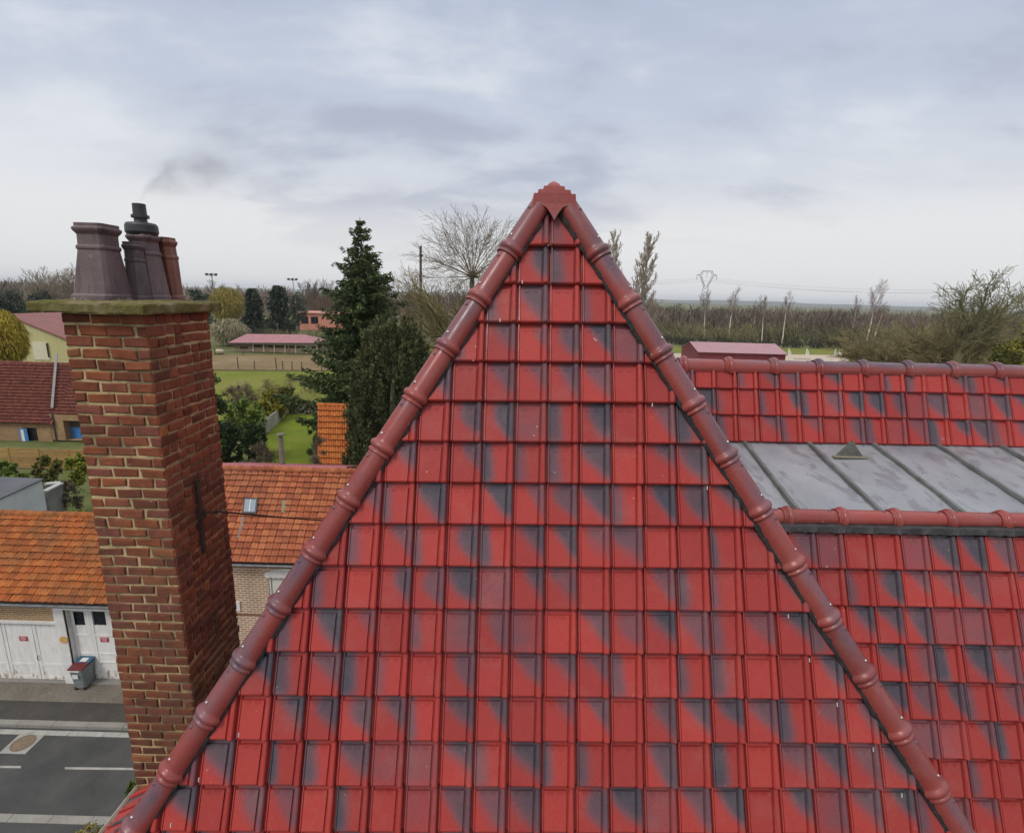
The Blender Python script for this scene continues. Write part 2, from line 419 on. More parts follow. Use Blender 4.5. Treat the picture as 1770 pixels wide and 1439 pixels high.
strip('pavement', -60, 40, 12.70, 14.6, -.1, .085, m_asph2)
zone('pavement_edge', [(-60,13.42),(40,13.42),(40,14.6),(-60,14.6)], .0895, m_pave)
zone('road_lines', [gnd(112,1329), gnd(300,1331), gnd(300,1327.2), gnd(112,1325)], .004, m_white)
zone('road_lines', [gnd(-160,1325), gnd(36,1327), gnd(36,1323), gnd(-160,1321)], .004, m_white)
slabs('gutter', -32, -2, 9.80, 10.0, -.1, .02, .98, m_stone)
# manhole
mh = gnd(40, 1284)
mh_t = thing('manhole_cover', 'round rusty manhole cover set in a pale square slab in the road', 'manhole', (mh.x, mh.y, 0))
mb = MB(); mb.box(mh.x-.36, mh.x+.36, mh.y-.34, mh.y+.34, -.06, .008)
mb.build('slab', gmat('pale_slab', [(.3, (.26,.25,.23)), (.7, (.34,.33,.31))], 2, 30), mh_t)
mb = MB(); mb.lathe((mh.x, mh.y, -.05), [(.285,0),(.285,.066),(.26,.066),(.26,.060),(.235,.060),(.235,.066),(.0,.066)], 28)
mb.build('lid', M('rusty_lid', (.20,.145,.09), (.15,.11,.075), 9, .9, .6, .01), mh_t)
# fields beyond the village
zone('pasture', [gnd(120,640), gnd(690,642), gnd(620,720), gnd(545,706), gnd(495,704), gnd(300,742)], -.02, m_grass)
zone('lawn', [gnd(497,712), gnd(640,716), gnd(640,840), gnd(440,840), gnd(455,752)], -.01, m_lawn)
zone('paddock', [gnd(60,613), gnd(720,614), gnd(700,640), gnd(90,638)], -.015, m_paddock)
zone('arena', [gnd(900,604.5), gnd(2300,622), gnd(2500,700), gnd(900,680)], -.02, m_sand)
zone('meadow_strip', [gnd(600,594), gnd(2200,611), gnd(2200,621.5), gnd(600,604)], -.015, m_grass)
# distant hills
def hills(d, h, seed, mat, a0=-70, a1=70):
    rr = random.Random(seed); mb = MB(); n = 160; vs = []
    ph = [rr.uniform(0, 6.3) for _ in range(6)]
    for i in range(n+1):
        a = math.radians(a0+(a1-a0)*i/n)
        hh = h*(.55+.25*math.sin(3.1*a+ph[0])+.16*math.sin(9*a+ph[1])+.09*math.sin(27*a+ph[2])+.05*math.sin(61*a+ph[3]))
        for dd, k in ((d*.88, 0), (d*.95, .6), (d, 1), (d*1.2, .9), (d*1.35, 0)):
            vs.append((math.sin(a)*dd, math.cos(a)*dd, -.3+hh*k))
    mb.add(vs, [(i*5+k, (i+1)*5+k, (i+1)*5+k+1, i*5+k+1) for i in range(n) for k in range(4)])
    o = mb.build('hills', mat, smooth=True); o['kind'] = 'structure'
m_hill = gmat('far_hill', [(.4, (.07,.085,.06)), (.5, (.11,.11,.07)), (.6, (.07,.08,.07))], .004, .03)
hills(5600, 42, 3, m_hill); hills(2600, 8, 5, m_hill)

# ================================================================== MAIN HOUSE: glazed tile roofs, zinc terrace, chimney
W = .23
V3 = Vector
house = thing('tiled_house', 'big house with steep glazed red and slate tile roofs, zinc terrace and brick chimney', 'house', (0, 4, 0))
def nrm(u, v): return u.cross(v).normalized()
# hip end
FO, FU, FV, FG = V3((.126,4.013,12.858)), V3((1,.011,.0155)).normalized(), V3((-.003,.307,.952)).normalized(), .2885
FN = nrm(FU, FV)
APEX = onplane(957, 326, FO, FN); HL = onplane(243, 1425, FO, FN); HR = onplane(1648, 1425, FO, FN)
AX0 = V3((.0, 1, .012)).normalized()
nL = (HL-APEX).cross(AX0).normalized(); nL = nL if nL.x < 0 else -nL
nR = (HR-APEX).cross(AX0).normalized(); nR = nR if nR.x > 0 else -nR
mb = MB()
dl, dr = (HL-APEX).normalized(), (HR-APEX).normalized()
def keepF(c, r):
    P = FO + FU*(W*(c+.5)) - FV*(FG*(r-.5))
    k = (P-APEX).dot(-FV)
    xl = (APEX + dl*(k/dl.dot(-FV))); xr = (APEX + dr*(k/dr.dot(-FV)))
    return (P-xl).dot(FU) > -.30 and (P-xr).dot(FU) < .30
tile_slope(mb, FO, FU, FV, FN, W, FG, -15, 17, 0, 18, keep=keepF)
iL = FN.cross(dl).normalized(); iL = iL if iL.dot(FU) < 0 else -iL
iR = FN.cross(dr).normalized(); iR = iR if iR.dot(FU) > 0 else -iR
clip(mb, [(APEX + iL*-.035, iL), (APEX + iR*-.035, iR)]).build('hip_slope', MT_TILE, house)
# dark underlay of the hip end (seen only between tiles and ridge)
eL = APEX + dl*5.9; eR = APEX + dr*5.9
mb = MB(); mb.add([APEX-FN*.03, eL-FN*.03, eR-FN*.03], [(0,1,2)]); mb.build('roof_underlay', MT_BLACK, house)
# the two long sides of the tower roof, running back from the hips
for nm, E, nn_ in (('left', eL, nL), ('right', eR, nR)):
    mb = MB(); d = (E-APEX).normalized(); uu = -AX0 if nm == 'left' else AX0
    n_ = nn_; vup = -(d - AX0*d.dot(AX0)).normalized()
    u_ax = vup.cross(n_).normalized()
    c0, c1 = (-25, 10) if nm == 'left' else (-10, 25)
    tile_slope(mb, APEX, u_ax, vup, n_, W, FG, c0, c1, 0, 19, arcs=False)
    cut = (n_.cross(d)).normalized(); cut = cut if cut.y < 0 else -cut
    lim = APEX + AX0*(4.6)
    clip(mb, [(APEX + cut*-.03, cut), (lim, AX0), (APEX-V3((0,0,.10)), vup)]).build('side_slope', MT_TILE, house)
# ragged black ridge roll under the hip caps, showing on the inner side
def ridge_roll(p0, d, inn, n, L, wd):
    mb = MB(); k = int(L/.03); vs = []
    for i in range(k+1):
        t = L*i/k
        wv = wd*(.97+.03*math.sin(i*.23)+.05*(R.random()-.5))
        h = .036+.004*math.sin(i*1.7)+R.uniform(-.002,.002)
        P = p0 + d*t
        vs += [P + n*.075, P + inn*(wv*.6) + n*(h+.02), P + inn*wv + n*h, P + inn*wv + n*(h-.012)]
    mb.add(vs, [(i*4+j, (i+1)*4+j, (i+1)*4+j+1, i*4+j+1) for i in range(k) for j in range(3)])
    mb.build('ridge_roll', MT_BLACK, house)
ridge_roll(APEX+dl*.3, dl, -iL, FN, 5.6, .080); ridge_roll(APEX+dr*.15, dr, -iR, FN, 5.6, .086)
# hip caps
def along(p0, d, n, pts):      # distances along a hip at which a plane through it meets the pixels
    return [ (onplane(px, py, p0, n)-p0).dot(d) for px, py in pts ]
capL = along(APEX, dl, FN, [(868,440),(222,1432)]); stepL = (capL[1]-capL[0])/11
capR = along(APEX, dr, FN, [(1030,455),(1608,1372)]); stepR = (capR[1]-capR[0])/10
crestL = (FN+nL).normalized(); crestR = (FN+nR).normalized()
LIFT = .012
for side, d, s0, st, cr in (('l', dl, capL[0], stepL, crestL), ('r', dr, capR[0], stepR, crestR)):
    for i in range(0, 14):
        e = s0 + st*i; b = e - st - .035
        if i == 0: b = max(b, .12)
        ridge_cap(APEX + d*b + cr*LIFT, APEX + d*e + cr*LIFT, cr, house, dark=R.choice((.3,.45,.6,.7)))
# main ridge running back from the apex
for i in range(10):
    ridge_cap(APEX + AX0*(.17+.42*(i+1)+.03)-V3((0,0,.14)), APEX + AX0*(.17+.42*i)-V3((0,0,.14)), V3((0,0,1)), house, screw=False, dimple=False)
# stepped finial over the meeting of the hips
mb = MB()
ac = APEX + V3((0,.02,-.085))
def fr(cz, a, b, z0, z1, tint): # frustum, half-widths a bottom, b top
    vs = [ac+V3((sx_*q, sy_*q*.95, z)) for q, z in ((a,z0),(b,z1)) for sx_, sy_ in ((-1,-1),(1,-1),(1,1),(-1,1))]
    mb.add(vs, [(3,2,1,0),(4,5,6,7)]+[(i,(i+1)%4,4+(i+1)%4,4+i) for i in range(4)], tint)
for w0, w1, w2, z0, z1, z2 in ((.150,.176,.168,-.06,-.05,.032), (.116,.136,.129,.029,.038,.068), (.070,.090,.083,.065,.073,.102)):
    fr(0, w0, w1, z0, z1, .3); fr(0, w1, w2, z1+.0004, z2, .6)
fr(0, .046, .058, .100, .106, .3); fr(0, .058, .040, .1064, .128, .6); fr(0, .040, .008, .1284, .150, .6)
def skirt(x):
    a = abs(x)
    if a < .40: return -.068 - .105*(1-a/.40)**1.25
    return -.068 + .012*math.sin(PI*(a-.40)/.5) - (.05*((a-.86)/.14) if a > .86 else 0)
for ang in range(4):
    ca, sa = math.cos(ang*PI/2), math.sin(ang*PI/2)
    def at(x, y, z): return ac + V3((x*ca - y*sa, x*sa + y*ca, z))
    n_ = 28; top = [at((t/n_*2-1)*.176, -.1700, -.045) for t in range(n_+1)]
    bot = [at((t/n_*2-1)*(.186-.02*abs(t/n_*2-1)*0), -.1700-.30*(-.045-skirt(t/n_*2-1)), skirt(t/n_*2-1)) for t in range(n_+1)]
    inn = V3((-sa*.016, ca*.016, 0)); vs = top+bot+[p+inn for p in top]+[p+inn for p in bot]; q = n_+1
    mb.add(vs, [(q+i, q+i+1, i+1, i) for i in range(n_)]+[(2*q+i, 2*q+i+1, 3*q+i+1, 3*q+i) for i in range(n_)]+[(3*q+i, 3*q+i+1, q+i+1, q+i) for i in range(n_)], .5)
mb.v = [(ac.x+(x-ac.x)*.90, ac.y+(y-ac.y)*.90, ac.z+(z-ac.z)*.92) for x,y,z in mb.v]
mb.g = [.10 + .55*max(0, min(1, (ac.z-.08-p[2])/.09)) for p in mb.v]
mb.build('finial_cap', MT_CAP, house)

# wing: steep lower slope, facing the camera
LO, LU, LV, LG = V3((2.843,3.929,10.701)), V3((1,.009,.005)).normalized(), V3((-.003,.307,.952)).normalized(), .288
LN = nrm(LU, LV)
mb = MB(); tile_slope(mb, LO, LU, LV, LN, W, LG, -9, 18, 0, 14, keep=lambda c, r: c > -7)
clip(mb, [(APEX+nR*-.02, -nR), (LO-LV*.005, LV)]).build('wing_slope', MT_TILE, house)
mb = MB(); a = LO-LN*.03; mb.quad(a-LU*2.5+LV*.12, a-LU*2.5-LV*4.2, a+LU*4.4-LV*4.2, a+LU*4.4+LV*.12); mb.build('roof_underlay', MT_BLACK, house)
# lead apron and ridge of the lower slope
RL0, RL1 = atY(1340, 893, 4.03), atY(1770, 901, 4.045)
rd = (RL1-RL0).normalized()
mb = MB(); k = 150; vs = []
for i in range(k+1):
    P = RL0 - rd*.6 + rd*(4.2*i/k); ph = ((P-LO).dot(LU)/W) % 1
    roll = .026*math.exp(-((ph-.87)/.09)**2)
    q = onplane(1500, 915, LO, LN); base_ = LO + LU*((P-LO).dot(LU)) 
    vs += [P + V3((0,-.03,-.02)), base_ + LV*.05 + LN*(.04+roll*.6), base_ + LV*(.008-R.uniform(0,.010)) + LN*(.034+roll), base_ - LV*.004 + LN*.012]
mb.add(vs, [(i*4+j+1, (i+1)*4+j+1, (i+1)*4+j, i*4+j) for i in range(k) for j in range(3)])
mb.build('lead_apron', M('lead_apron', (.022,.022,.024), (.05,.048,.05), 9, .55, .5, .01), house)
def px_step(xa, xb, n, O, d, y0, slope):
    a = (atY(xa, y0+slope*(xa-1340), O.y)-O).dot(d); b = (atY(xb, y0+slope*(xb-1340), O.y)-O).dot(d); return a, (b-a)/n
s0, st = px_step(1348, 1722, 4, RL0, rd, 893, .02)
for i in range(-2, 8):
    if i < -1: continue
    ridge_cap(RL0 + rd*(s0+st*(i+1)+.03), RL0 + rd*(s0+st*i), V3((0,-.15,1)), house, rb=.070, collar=.090, arc=95, screw=False, dimple=True, dark=R.choice((.0,.1,.25)))
# zinc terrace
ZF0, ZF1 = atY(1300, 884, 4.07), atY(1790, 893.5, 4.085)
ZB0, ZB1 = atY(1230, 763, 5.42), atY(1790, 772.5, 5.47)
zu = (ZF1-ZF0).normalized()
def zpt(s, t): # s metres right of x=0 , t 0 front .. 1 back
    A = ZF0 + zu*((s-ZF0.x)/zu.x); Bv = (ZB1-ZB0).normalized(); B = ZB0 + Bv*((s-ZB0.x)/Bv.x); return A.lerp(B, t)
def zincmat():
    t = NT('weathered_zinc')
    a = t.noise(1.6, 7, .62, sc=(1,.6,1)); b = t.noise(5.5, 6, .65, sc=(1,.5,1), dist=.6); c = t.noise(40, 3, .6)
    col = t.ramp(a, [(.30, (.185,.19,.205)), (.5, (.24,.25,.27)), (.70, (.295,.305,.325))])
    col = t.mix(t.math('MULTIPLY', t.ramp(b, [(.53, 0.), (.58, 1.)]), .5), col, (.13,.13,.155))
    col = t.mix(t.math('MULTIPLY', t.ramp(t.noise(9, 5, .6), [(.64, 0.), (.72, 1.)]), .2), col, (.40,.42,.44))
    col = t.mix(t.math('MULTIPLY', t.ramp(t.noise(23, 3, .5), [(.74, 0.), (.76, 1.)]), .8), col, (.65,.65,.64))
    t.bump(t.noise(3, 3, .5), .12, .02)
    return t.done(col, t.ramp(b, [(.4, .5), (.6, .34)]), .12, .5)
mb = MB(); nx, ny = 40, 10; vs = []
for j in range(ny+1):
    for i in range(nx+1):
        P = zpt(.9+6.4*i/nx, -.03+1.06*j/ny); vs.append(P + V3((0,0,.008*math.sin(i*.9+j)*math.sin(j*.7))))
mb.add(vs, [(j*(nx+1)+i, j*(nx+1)+i+1, (j+1)*(nx+1)+i+1, (j+1)*(nx+1)+i) for j in range(ny) for i in range(nx)])
zinc = mb.build('zinc_roof', zincmat(), house, smooth=True)
m_seam = M('zinc_seam', (.15,.165,.165), (.10,.105,.095), 6, .5, metal=.1)
nA = [(1380,884.5),(1522,887.5),(1670,890.5)]
sx_ = [onplane(px, py, ZF0, V3((0,1,0))).x for px, py in nA]; stp = (sx_[2]-sx_[0])/2
bx_ = [onplane(px, py, ZB0, V3((0,1,0))).x for px, py in ((1285,762),(1400,764.5),(1623,767.5))]; stb = (bx_[2]-bx_[0])/3
for i in range(-1, 5):
    a = zpt(sx_[0]+stp*i, .0); b = zpt(bx_[0]+stb*i, 1.0); mb = MB()
    d = (b-a).normalized(); s_ = d.cross(V3((0,0,1))).normalized(); up_ = V3((0,0,1))
    prof = [(-.024,0),(-.015,.030),(.015,.030),(.024,0)]
    vs = [a + s_*p + up_*(q+.004) for p, q in prof] + [b + s_*p + up_*(q+.004) for p, q in prof]
    mb.add(vs, [(j, j+1, 5+j, 4+j)[::-1] for j in range(3)] + [(0,1,2,3)])
    mb.build('standing_seam', m_seam, zinc)
# louvred vent on the zinc
vb0, vb1, va = onplane(1441,789,ZB0,V3((0,1,0))), None, None
def zhit(px, py):
    n_ = (zpt(3,1)-zpt(3,0)).cross(zpt(5,0)-zpt(3,0)).normalized(); return onplane(px, py, zpt(3,.5), n_)
p0, p1 = zhit(1441, 789.5), zhit(1493, 791); bk = (p0+p1)/2
ap = atY(1473, 759.5, (p0.y+.10))
m_vent = M('old_zinc_vent', (.075,.075,.065), (.045,.045,.04), 14, .7, .3)
vent = MB(); vent.add([p0, p1, (p0+p1)/2+V3((.10,.20,.03)), ap], [(0,1,3),(1,2,3),(2,0,3),(2,1,0)])
vo = vent.build('roof_vent', m_vent, house)
mb = MB()
for k in range(8):
    t = .06+.10*k; a = p0.lerp(ap, t); b = p1.lerp(ap, t); mb.obox(a.lerp(b,.05)+V3((0,-.008,0)), (b-a)*.9, V3((0,.012,.004)), V3((0,.002,.006)))
mb.build('louvre', M('vent_louvre', (.12,.118,.10), (.08,.078,.068), 14, .6), vo)
mb = MB(); mb.obox(p0+V3((-.02,-.05,.004)), (p1-p0)*1.1, V3((0,.05,0.004)), V3((0,0,.008))); mb.build('base_flange', M('mossy_zinc', (.18,.15,.10), (.14,.13,.09), 12, .8), vo)
# upper slope behind the terrace
UO, UU, UV_, UG = V3((2.149,5.402,11.052)), V3((1,.018,.0035)).normalized(), V3((-.006,.313,.95)).normalized(), .275
UN = nrm(UU, UV_)
topz = onplane(1500, 650, UO, UN); UG = (onplane(1300, 716.5, UO, UN)-onplane(1300, 762, UO, UN)).dot(UV_)
tilew = (onplane(1456.8, 672+3.5, UO, UN)-onplane(1202.2, 672.3, UO, UN)).dot(UU)/7
u0 = (onplane(1202.2, 672.3, UO, UN)-UO).dot(UU)
UO2 = onplane(1202.2, 762.0, UO, UN)
mb = MB(); tile_slope(mb, UO2, UU, UV_, UN, tilew, UG, -3, 22, -3, 1, arcs=False, lift=.022)
UT = onplane(1500, 641, UO, UN)
clip(mb, [(UT, UV_)]).build('upper_slope', MT_TILE, house)
ub = onplane(1170, 634, UO, UN) + UN*.0; ue = onplane(1790, 646, UO, UN)
ud = (ue-ub).normalized(); 
s_a = (onplane(1173, 634, UO, UN)-ub).dot(ud); s_b = (onplane(1717, 645, UO, UN)-ub).dot(ud); ustep = (s_b-s_a)/7
for i in range(-2, 10):
    ridge_cap(ub + ud*(s_a+ustep*(i+1)+.03) + V3((0,.05,-.005)), ub + ud*(s_a+ustep*i) + V3((0,.05,-.005)), V3((0,-.1,1)), house, rb=.092, collar=.118, arc=105, screw=False, dimple=R.random() < .6, dark=R.choice((.45,.7,.9)))
# back of the upper slope, walls under the roofs
m_brickA = None
def brickmat(name, c1, c2, mortar, bw=.22, bh=.07, ms=.012, bias=0., dirt=(.5,.5)):
    t = NT(name); uvn = t.n('ShaderNodeUVMap')
    b = t.n('ShaderNodeTexBrick'); t.l(uvn.outputs[0], b.inputs['Vector'])
    b.inputs['Scale'].default_value = 1; b.inputs['Brick Width'].default_value = bw; b.inputs['Row Height'].default_value = bh
    b.inputs['Mortar Size'].default_value = ms; b.inputs['Mortar Smooth'].default_value = .3; b.inputs['Bias'].default_value = bias
    b.inputs['Color1'].default_value = (*c1,1); b.inputs['Color2'].default_value = (*c2,1); b.inputs['Mortar'].default_value = (*mortar,1)
    col = t.mix(1., b.outputs['Color'], t.ramp(t.noise(1.1, 6, .65), [(.3, (.72,.70,.66)), (.7, (1.12,1.1,1.08))]), 'MULTIPLY')
    t.bump(t.math('MULTIPLY_ADD', b.outputs['Fac'], -1, t.math('MULTIPLY', t.noise(40, 3), .3)), .5, .012)
    return t.done(col, .9, 0, .2)
m_redbrick = brickmat('house_brick', (.20,.075,.045), (.26,.10,.06), (.34,.29,.22))
mb = MB(); eave = eL.z+.05
uvbox(mb, eL.x+.15, eR.x-.15, eL.y+.35, 8.5, 0, eave-.15); uvbox(mb, 3.75, 8.5, 3.1, 8.5, 0, 6.9)
mb.build('wall', m_redbrick, house)
mb = MB(); q = UT + UN*.0
mb.quad(ub-UN*.02-ud*1+V3((0,.06,.02)), ue+ud*1-UN*.02+V3((0,.06,.02)), ue+ud*1+V3((0,1.1,-1.6)), ub-ud*1+V3((0,1.1,-1.6)))
mb.quad(ub-UN*.03-ud*1, UO-UN*.03-UU*1.5, UO-UN*.03+UU*6.5, ue+ud*1-UN*.03); mb.build('roof_underlay', MT_BLACK, house)
# small lower roof at the foot of the left hip
la, lb = gnd(240, 1369, 7.55), gnd(176, 1452, 7.55)
lu = (lb-la).normalized(); up_ = V3((.80,.05,.60)).normalized(); ln_ = up_.cross(-lu).normalized(); ln_ = ln_ if ln_.z > 0 else -ln_
mb = MB(); tile_slope(mb, la - lu*.2, lu, (up_-lu*up_.dot(lu)).normalized(), ln_, .15, .27, 0, 12, -2, 1, arcs=False, jit=.001); mb.build('low_slope', MT_TILE, house)
mb = MB(); mb.obox(la-lu*.12-up_*.045+ln_*.03, lu*2.2, up_*.014, ln_*.03); mb.build('verge_board', M('pale_verge', (.55,.50,.42), (.45,.38,.30), 12, .7), house)
mb = MB(); mb.quad(la-V3((0,0,.04)), lb-V3((0,0,.04)), lb-V3((0,0,4)), la-V3((0,0,4))); mb.build('low_wall', MT_DARKWOOD, house)

# ---- chimney
CYF = 4.2
cw0, cw1 = atY(107, 548, CYF).x, atY(252, 548, CYF).x        # front face
cz1 = atY(180, 541, CYF).z
CD = .90; CW = cw1-cw0; CH = .0925; NC = 62
lean = V3((.0, 0, 0))
mort = MB(); ins = .006
mort.box(cw0+ins, cw1-ins, CYF+ins, CYF+CD-ins, cz1-NC*CH, cz1-.004)
t = NT('lime_mortar')
hgt = t.n('ShaderNodeSeparateXYZ'); t.l(t.tc.outputs['Object'], hgt.inputs[0])
nz = t.noise(2.3, 6, .65); col = t.ramp(nz, [(.36, (.20,.155,.095)), (.46, (.32,.25,.14)), (.54, (.52,.41,.22)), (.66, (.60,.48,.28))])
col = t.mix(t.math('MULTIPLY', t.ramp(t.noise(1.3, 5, .7), [(.50, 0.), (.68, 1.)]), .6), col, (.13,.105,.08))
t.bump(t.noise(40, 5, .7), .9, .02); m_mort = t.done(col, .95, 0, .1)
chim = mort.build('chimney', m_mort, house)
chim['label'] = 'tall leaning-looking brick chimney stack with four clay pots'
br = MB()
def brick(P, a, n_, L, H, tint):         # P lower-left corner on the face, a along, n_ outward
    up_ = V3((0,0,1)); j = lambda k=.0052: R.gauss(0, k)
    o1, ch = .004+abs(j(.004)), .007
    def q(x, z, d): return P + a*x + up_*z + n_*d
    outer = [q(j(), j(), -.02), q(L+j(), j(), -.02), q(L+j(), H+j(), -.02), q(j(), H+j(), -.02)]
    mid = [(ch*.3+j(), ch*.3+j()), (L-ch*.3+j(), ch*.3+j()), (L-ch*.3+j(), H-ch*.3+j()), (ch*.3+j(), H-ch*.3+j())]
    m1 = [q(x, z, o1-.007) for x, z in mid]
    m2 = [q(x+(ch if i in (0,3) else -ch), z+(ch if i in (0,1) else -ch), o1+R.uniform(-.002,.002)) for i, (x, z) in enumerate(mid)]
    br.add(outer+m1+m2, [(i, (i+1)%4, 4+(i+1)%4, 4+i) for i in range(4)]+[(4+i, 4+(i+1)%4, 8+(i+1)%4, 8+i) for i in range(4)]+[(8,9,10,11)], tint)
JT = .017
for r in range(NC):
    z = cz1-(r+1)*CH + JT/2 + R.gauss(0, .0015); H = CH-JT
    frow = r % 2
    # front: stretchers, half-bond, ending with a closer
    x = cw0 + (0 if frow else 0); L0 = .118 if frow else .232
    k = 0
    while x < cw1-.03:
        L = L0 if k == 0 else .232
        L = min(L, cw1-x)
        if cw1-(x+L) < .06: L = cw1-x
        brick(V3((x, CYF, z)), V3((1,0,0)), V3((0,-1,0)), L-JT*(1 if x+L < cw1-.001 else 0), H, R.random()); x += L; k += 1
    y = CYF; k = 0
    while y < CYF+CD-.03:
        L = R.choice((.118,.118,.232)) if k else (.232 if frow else .118)
        L = min(L, CYF+CD-y)
        if CYF+CD-(y+L) < .06: L = CYF+CD-y
        brick(V3((cw1, y, z)), V3((0,1,0)), V3((1,0,0)), L-JT*.8*(1 if y+L < CYF+CD-.001 else 0), H, R.random()); y += L; k += 1
    y = CYF+CD
    while y > CYF+.03:
        L = min(.232, y-CYF); brick(V3((cw0, y, z)), V3((0,-1,0)), V3((-1,0,0)), L-JT, H, R.random()); y -= L
    x = cw1
    while x > cw0+.03:
        L = min(.232, x-cw0); brick(V3((x, CYF+CD, z)), V3((-1,0,0)), V3((0,1,0)), L-JT, H, R.random()); x -= L
t = NT('old_chimney_brick')
col = t.ramp(t.attr('tint'), [(0, (.14,.048,.030)), (.35, (.21,.068,.036)), (.7, (.265,.088,.042)), (.93, (.20,.072,.055)), (.97, (.38,.15,.045)), (1, (.13,.052,.046))])
col = t.mix(1., col, t.ramp(t.noise(9, 6, .65), [(.3, (.68,.66,.64)), (.7, (1.18,1.15,1.1))]), 'MULTIPLY')
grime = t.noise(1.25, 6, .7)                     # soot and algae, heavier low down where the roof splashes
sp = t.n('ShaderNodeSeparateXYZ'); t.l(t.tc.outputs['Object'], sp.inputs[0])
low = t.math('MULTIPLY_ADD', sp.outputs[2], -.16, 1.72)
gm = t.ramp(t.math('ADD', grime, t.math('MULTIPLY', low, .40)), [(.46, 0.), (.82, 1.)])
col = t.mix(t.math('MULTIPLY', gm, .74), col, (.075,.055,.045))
col = t.mix(t.math('MULTIPLY', t.ramp(t.noise(17, 4, .6), [(.66, 0.), (.72, 1.)]), .35), col, (.50,.36,.25))
t.bump(t.noise(55, 5, .7), .8, .008); m_cbrick = t.done(col, .9, 0, .2)
br.build('brickwork', m_cbrick, chim)
# coping slab
s0p, s1p = atY(74, 530, CYF-.10), atY(371, 528, CYF+.55)
mb = MB(); sx0, sx1, sy0, sy1 = cw0-.155, cw1+.075, CYF-.13, CYF+CD+.12
sz0, sz1 = cz1, cz1+.085
nx, ny = 26, 26; vs = []
def rough_slab(mb, x0, x1, y0, y1, z0, z1, n=24):
    vs = []; ring = [(x0+(x1-x0)*i/n, y0) for i in range(n)]+[(x1, y0+(y1-y0)*i/n) for i in range(n)]+[(x1-(x1-x0)*i/n, y1) for i in range(n)]+[(x0, y1-(y1-y0)*i/n) for i in range(n)]
    m = len(ring); cx_, cy_ = (x0+x1)/2, (y0+y1)/2
    for (s_, z) in ((.985, z0), (1, z0+.012), (1, z1-.018), (.985, z1-.004), (.9, z1+.004), (.5, z1+.018)):
        for (x, y) in ring: vs.append((cx_+(x-cx_)*s_+R.gauss(0,.003), cy_+(y-cy_)*s_+R.gauss(0,.003), z+R.gauss(0,.0025)))
    fs = [(i*m+k, i*m+(k+1)%m, (i+1)*m+(k+1)%m, (i+1)*m+k) for i in range(5) for k in range(m)]
    fs += [tuple(range(m))[::-1], tuple(5*m+k for k in range(m))]
    mb.add(vs, fs)
rough_slab(mb, sx0, sx1, sy0, sy1, sz0, sz1)
t = NT('mossy_concrete'); col = t.ramp(t.noise(7, 7, .7), [(.32, (.10,.085,.035)), (.46, (.19,.165,.065)), (.58, (.27,.225,.12)), (.7, (.37,.31,.21))])
col = t.mix(t.math('MULTIPLY', t.ramp(t.noise(2.2, 5, .6), [(.45, 0.), (.65, 1.)]), .45), col, (.125,.125,.025)); t.bump(t.noise(38, 6, .75), 1., .03)
mb.build('coping_slab', t.done(col, .95, 0, .1), chim)
# pots
def octo(mb, c, prof, sq=1., rot=PI/8, n=8, dy=1.):
    vs = []
    for r, z in prof:
        for k in range(n):
            a = 2*PI*k/n + rot; vs.append(V3(c) + V3((math.cos(a)*r, math.sin(a)*r*dy, z)))
    m = len(prof); fs = [(i*n+k, i*n+(k+1)%n, (i+1)*n+(k+1)%n, (i+1)*n+k) for i in range(m-1) for k in range(n)] + [tuple(range(n))[::-1], tuple((m-1)*n+k for k in range(n))]
    mb.add(vs, fs, R.random())
def potmat(name, a, b):
    t = NT(name); col = t.ramp(t.noise(3.5, 6, .65), [(.35, a), (.65, b)])
    col = t.mix(t.math('MULTIPLY', t.ramp(t.noise(24, 4, .6), [(.62, 0.), (.70, 1.)]), .30), col, (.30,.26,.24)); col = t.mix(t.math('MULTIPLY', t.ramp(t.noise(5, 6, .7, sc=(3,3,.5)), [(.5, 0.), (.66, 1.)]), .6), col, (.035,.028,.03)); t.bump(t.noise(45, 4, .6), .5, .006)
    return t.done(col, .5, 0, .4)
m_potP = potmat('purple_clay', (.10,.066,.070), (.155,.105,.105)); m_potD = potmat('dark_clay', (.065,.048,.054), (.105,.080,.084)); m_potR = potmat('red_clay', (.15,.050,.030), (.22,.085,.056))
zt = sz1+.012
# pot: pixel of base centre, pixel of top centre, depth, half width base/top in pixels
def pot(pxb, pyt, Yp, hb, ht, mat, label, n=8, rot=PI/8, square=False):
    base_ = atY(pxb, 512, Yp); top = atY(pxb, pyt, Yp); k = Yp/FPX; H = top.z-zt
    b, tp = hb*k, ht*k
    # taper from base to neck, two bands, lip
    pr = [(b*1.16, 0), (b*1.15, H*.05), (b*1.02, H*.085), (b, H*.10), (tp*1.0, H*.68), (tp*1.10, H*.685), (tp*1.12, H*.71), (tp*1.09, H*.735), (tp*.98, H*.74), (tp*.965, H*.86), (tp*1.16, H*.895), (tp*1.24, H*.915), (tp*1.24, H*.935), (tp*1.10, H*.955), (tp*1.08, H*1.0), (tp*.9, H*1.0), (tp*.86, H*.9), (tp*.8, H*.6)]
    mb = MB(); octo(mb, (base_.x, Yp, zt), pr, n=n, rot=rot)
    o = mb.build('chimney_pot', mat, chim, bevel=.004); o['label'] = label; return V3((base_.x, Yp, zt)), H, tp
pot(190, 388, 4.36, 39*1.06, 33*1.06, m_potP, 'largest purple clay pot at the left of the stack', n=4, rot=PI/4+.10) if False else None
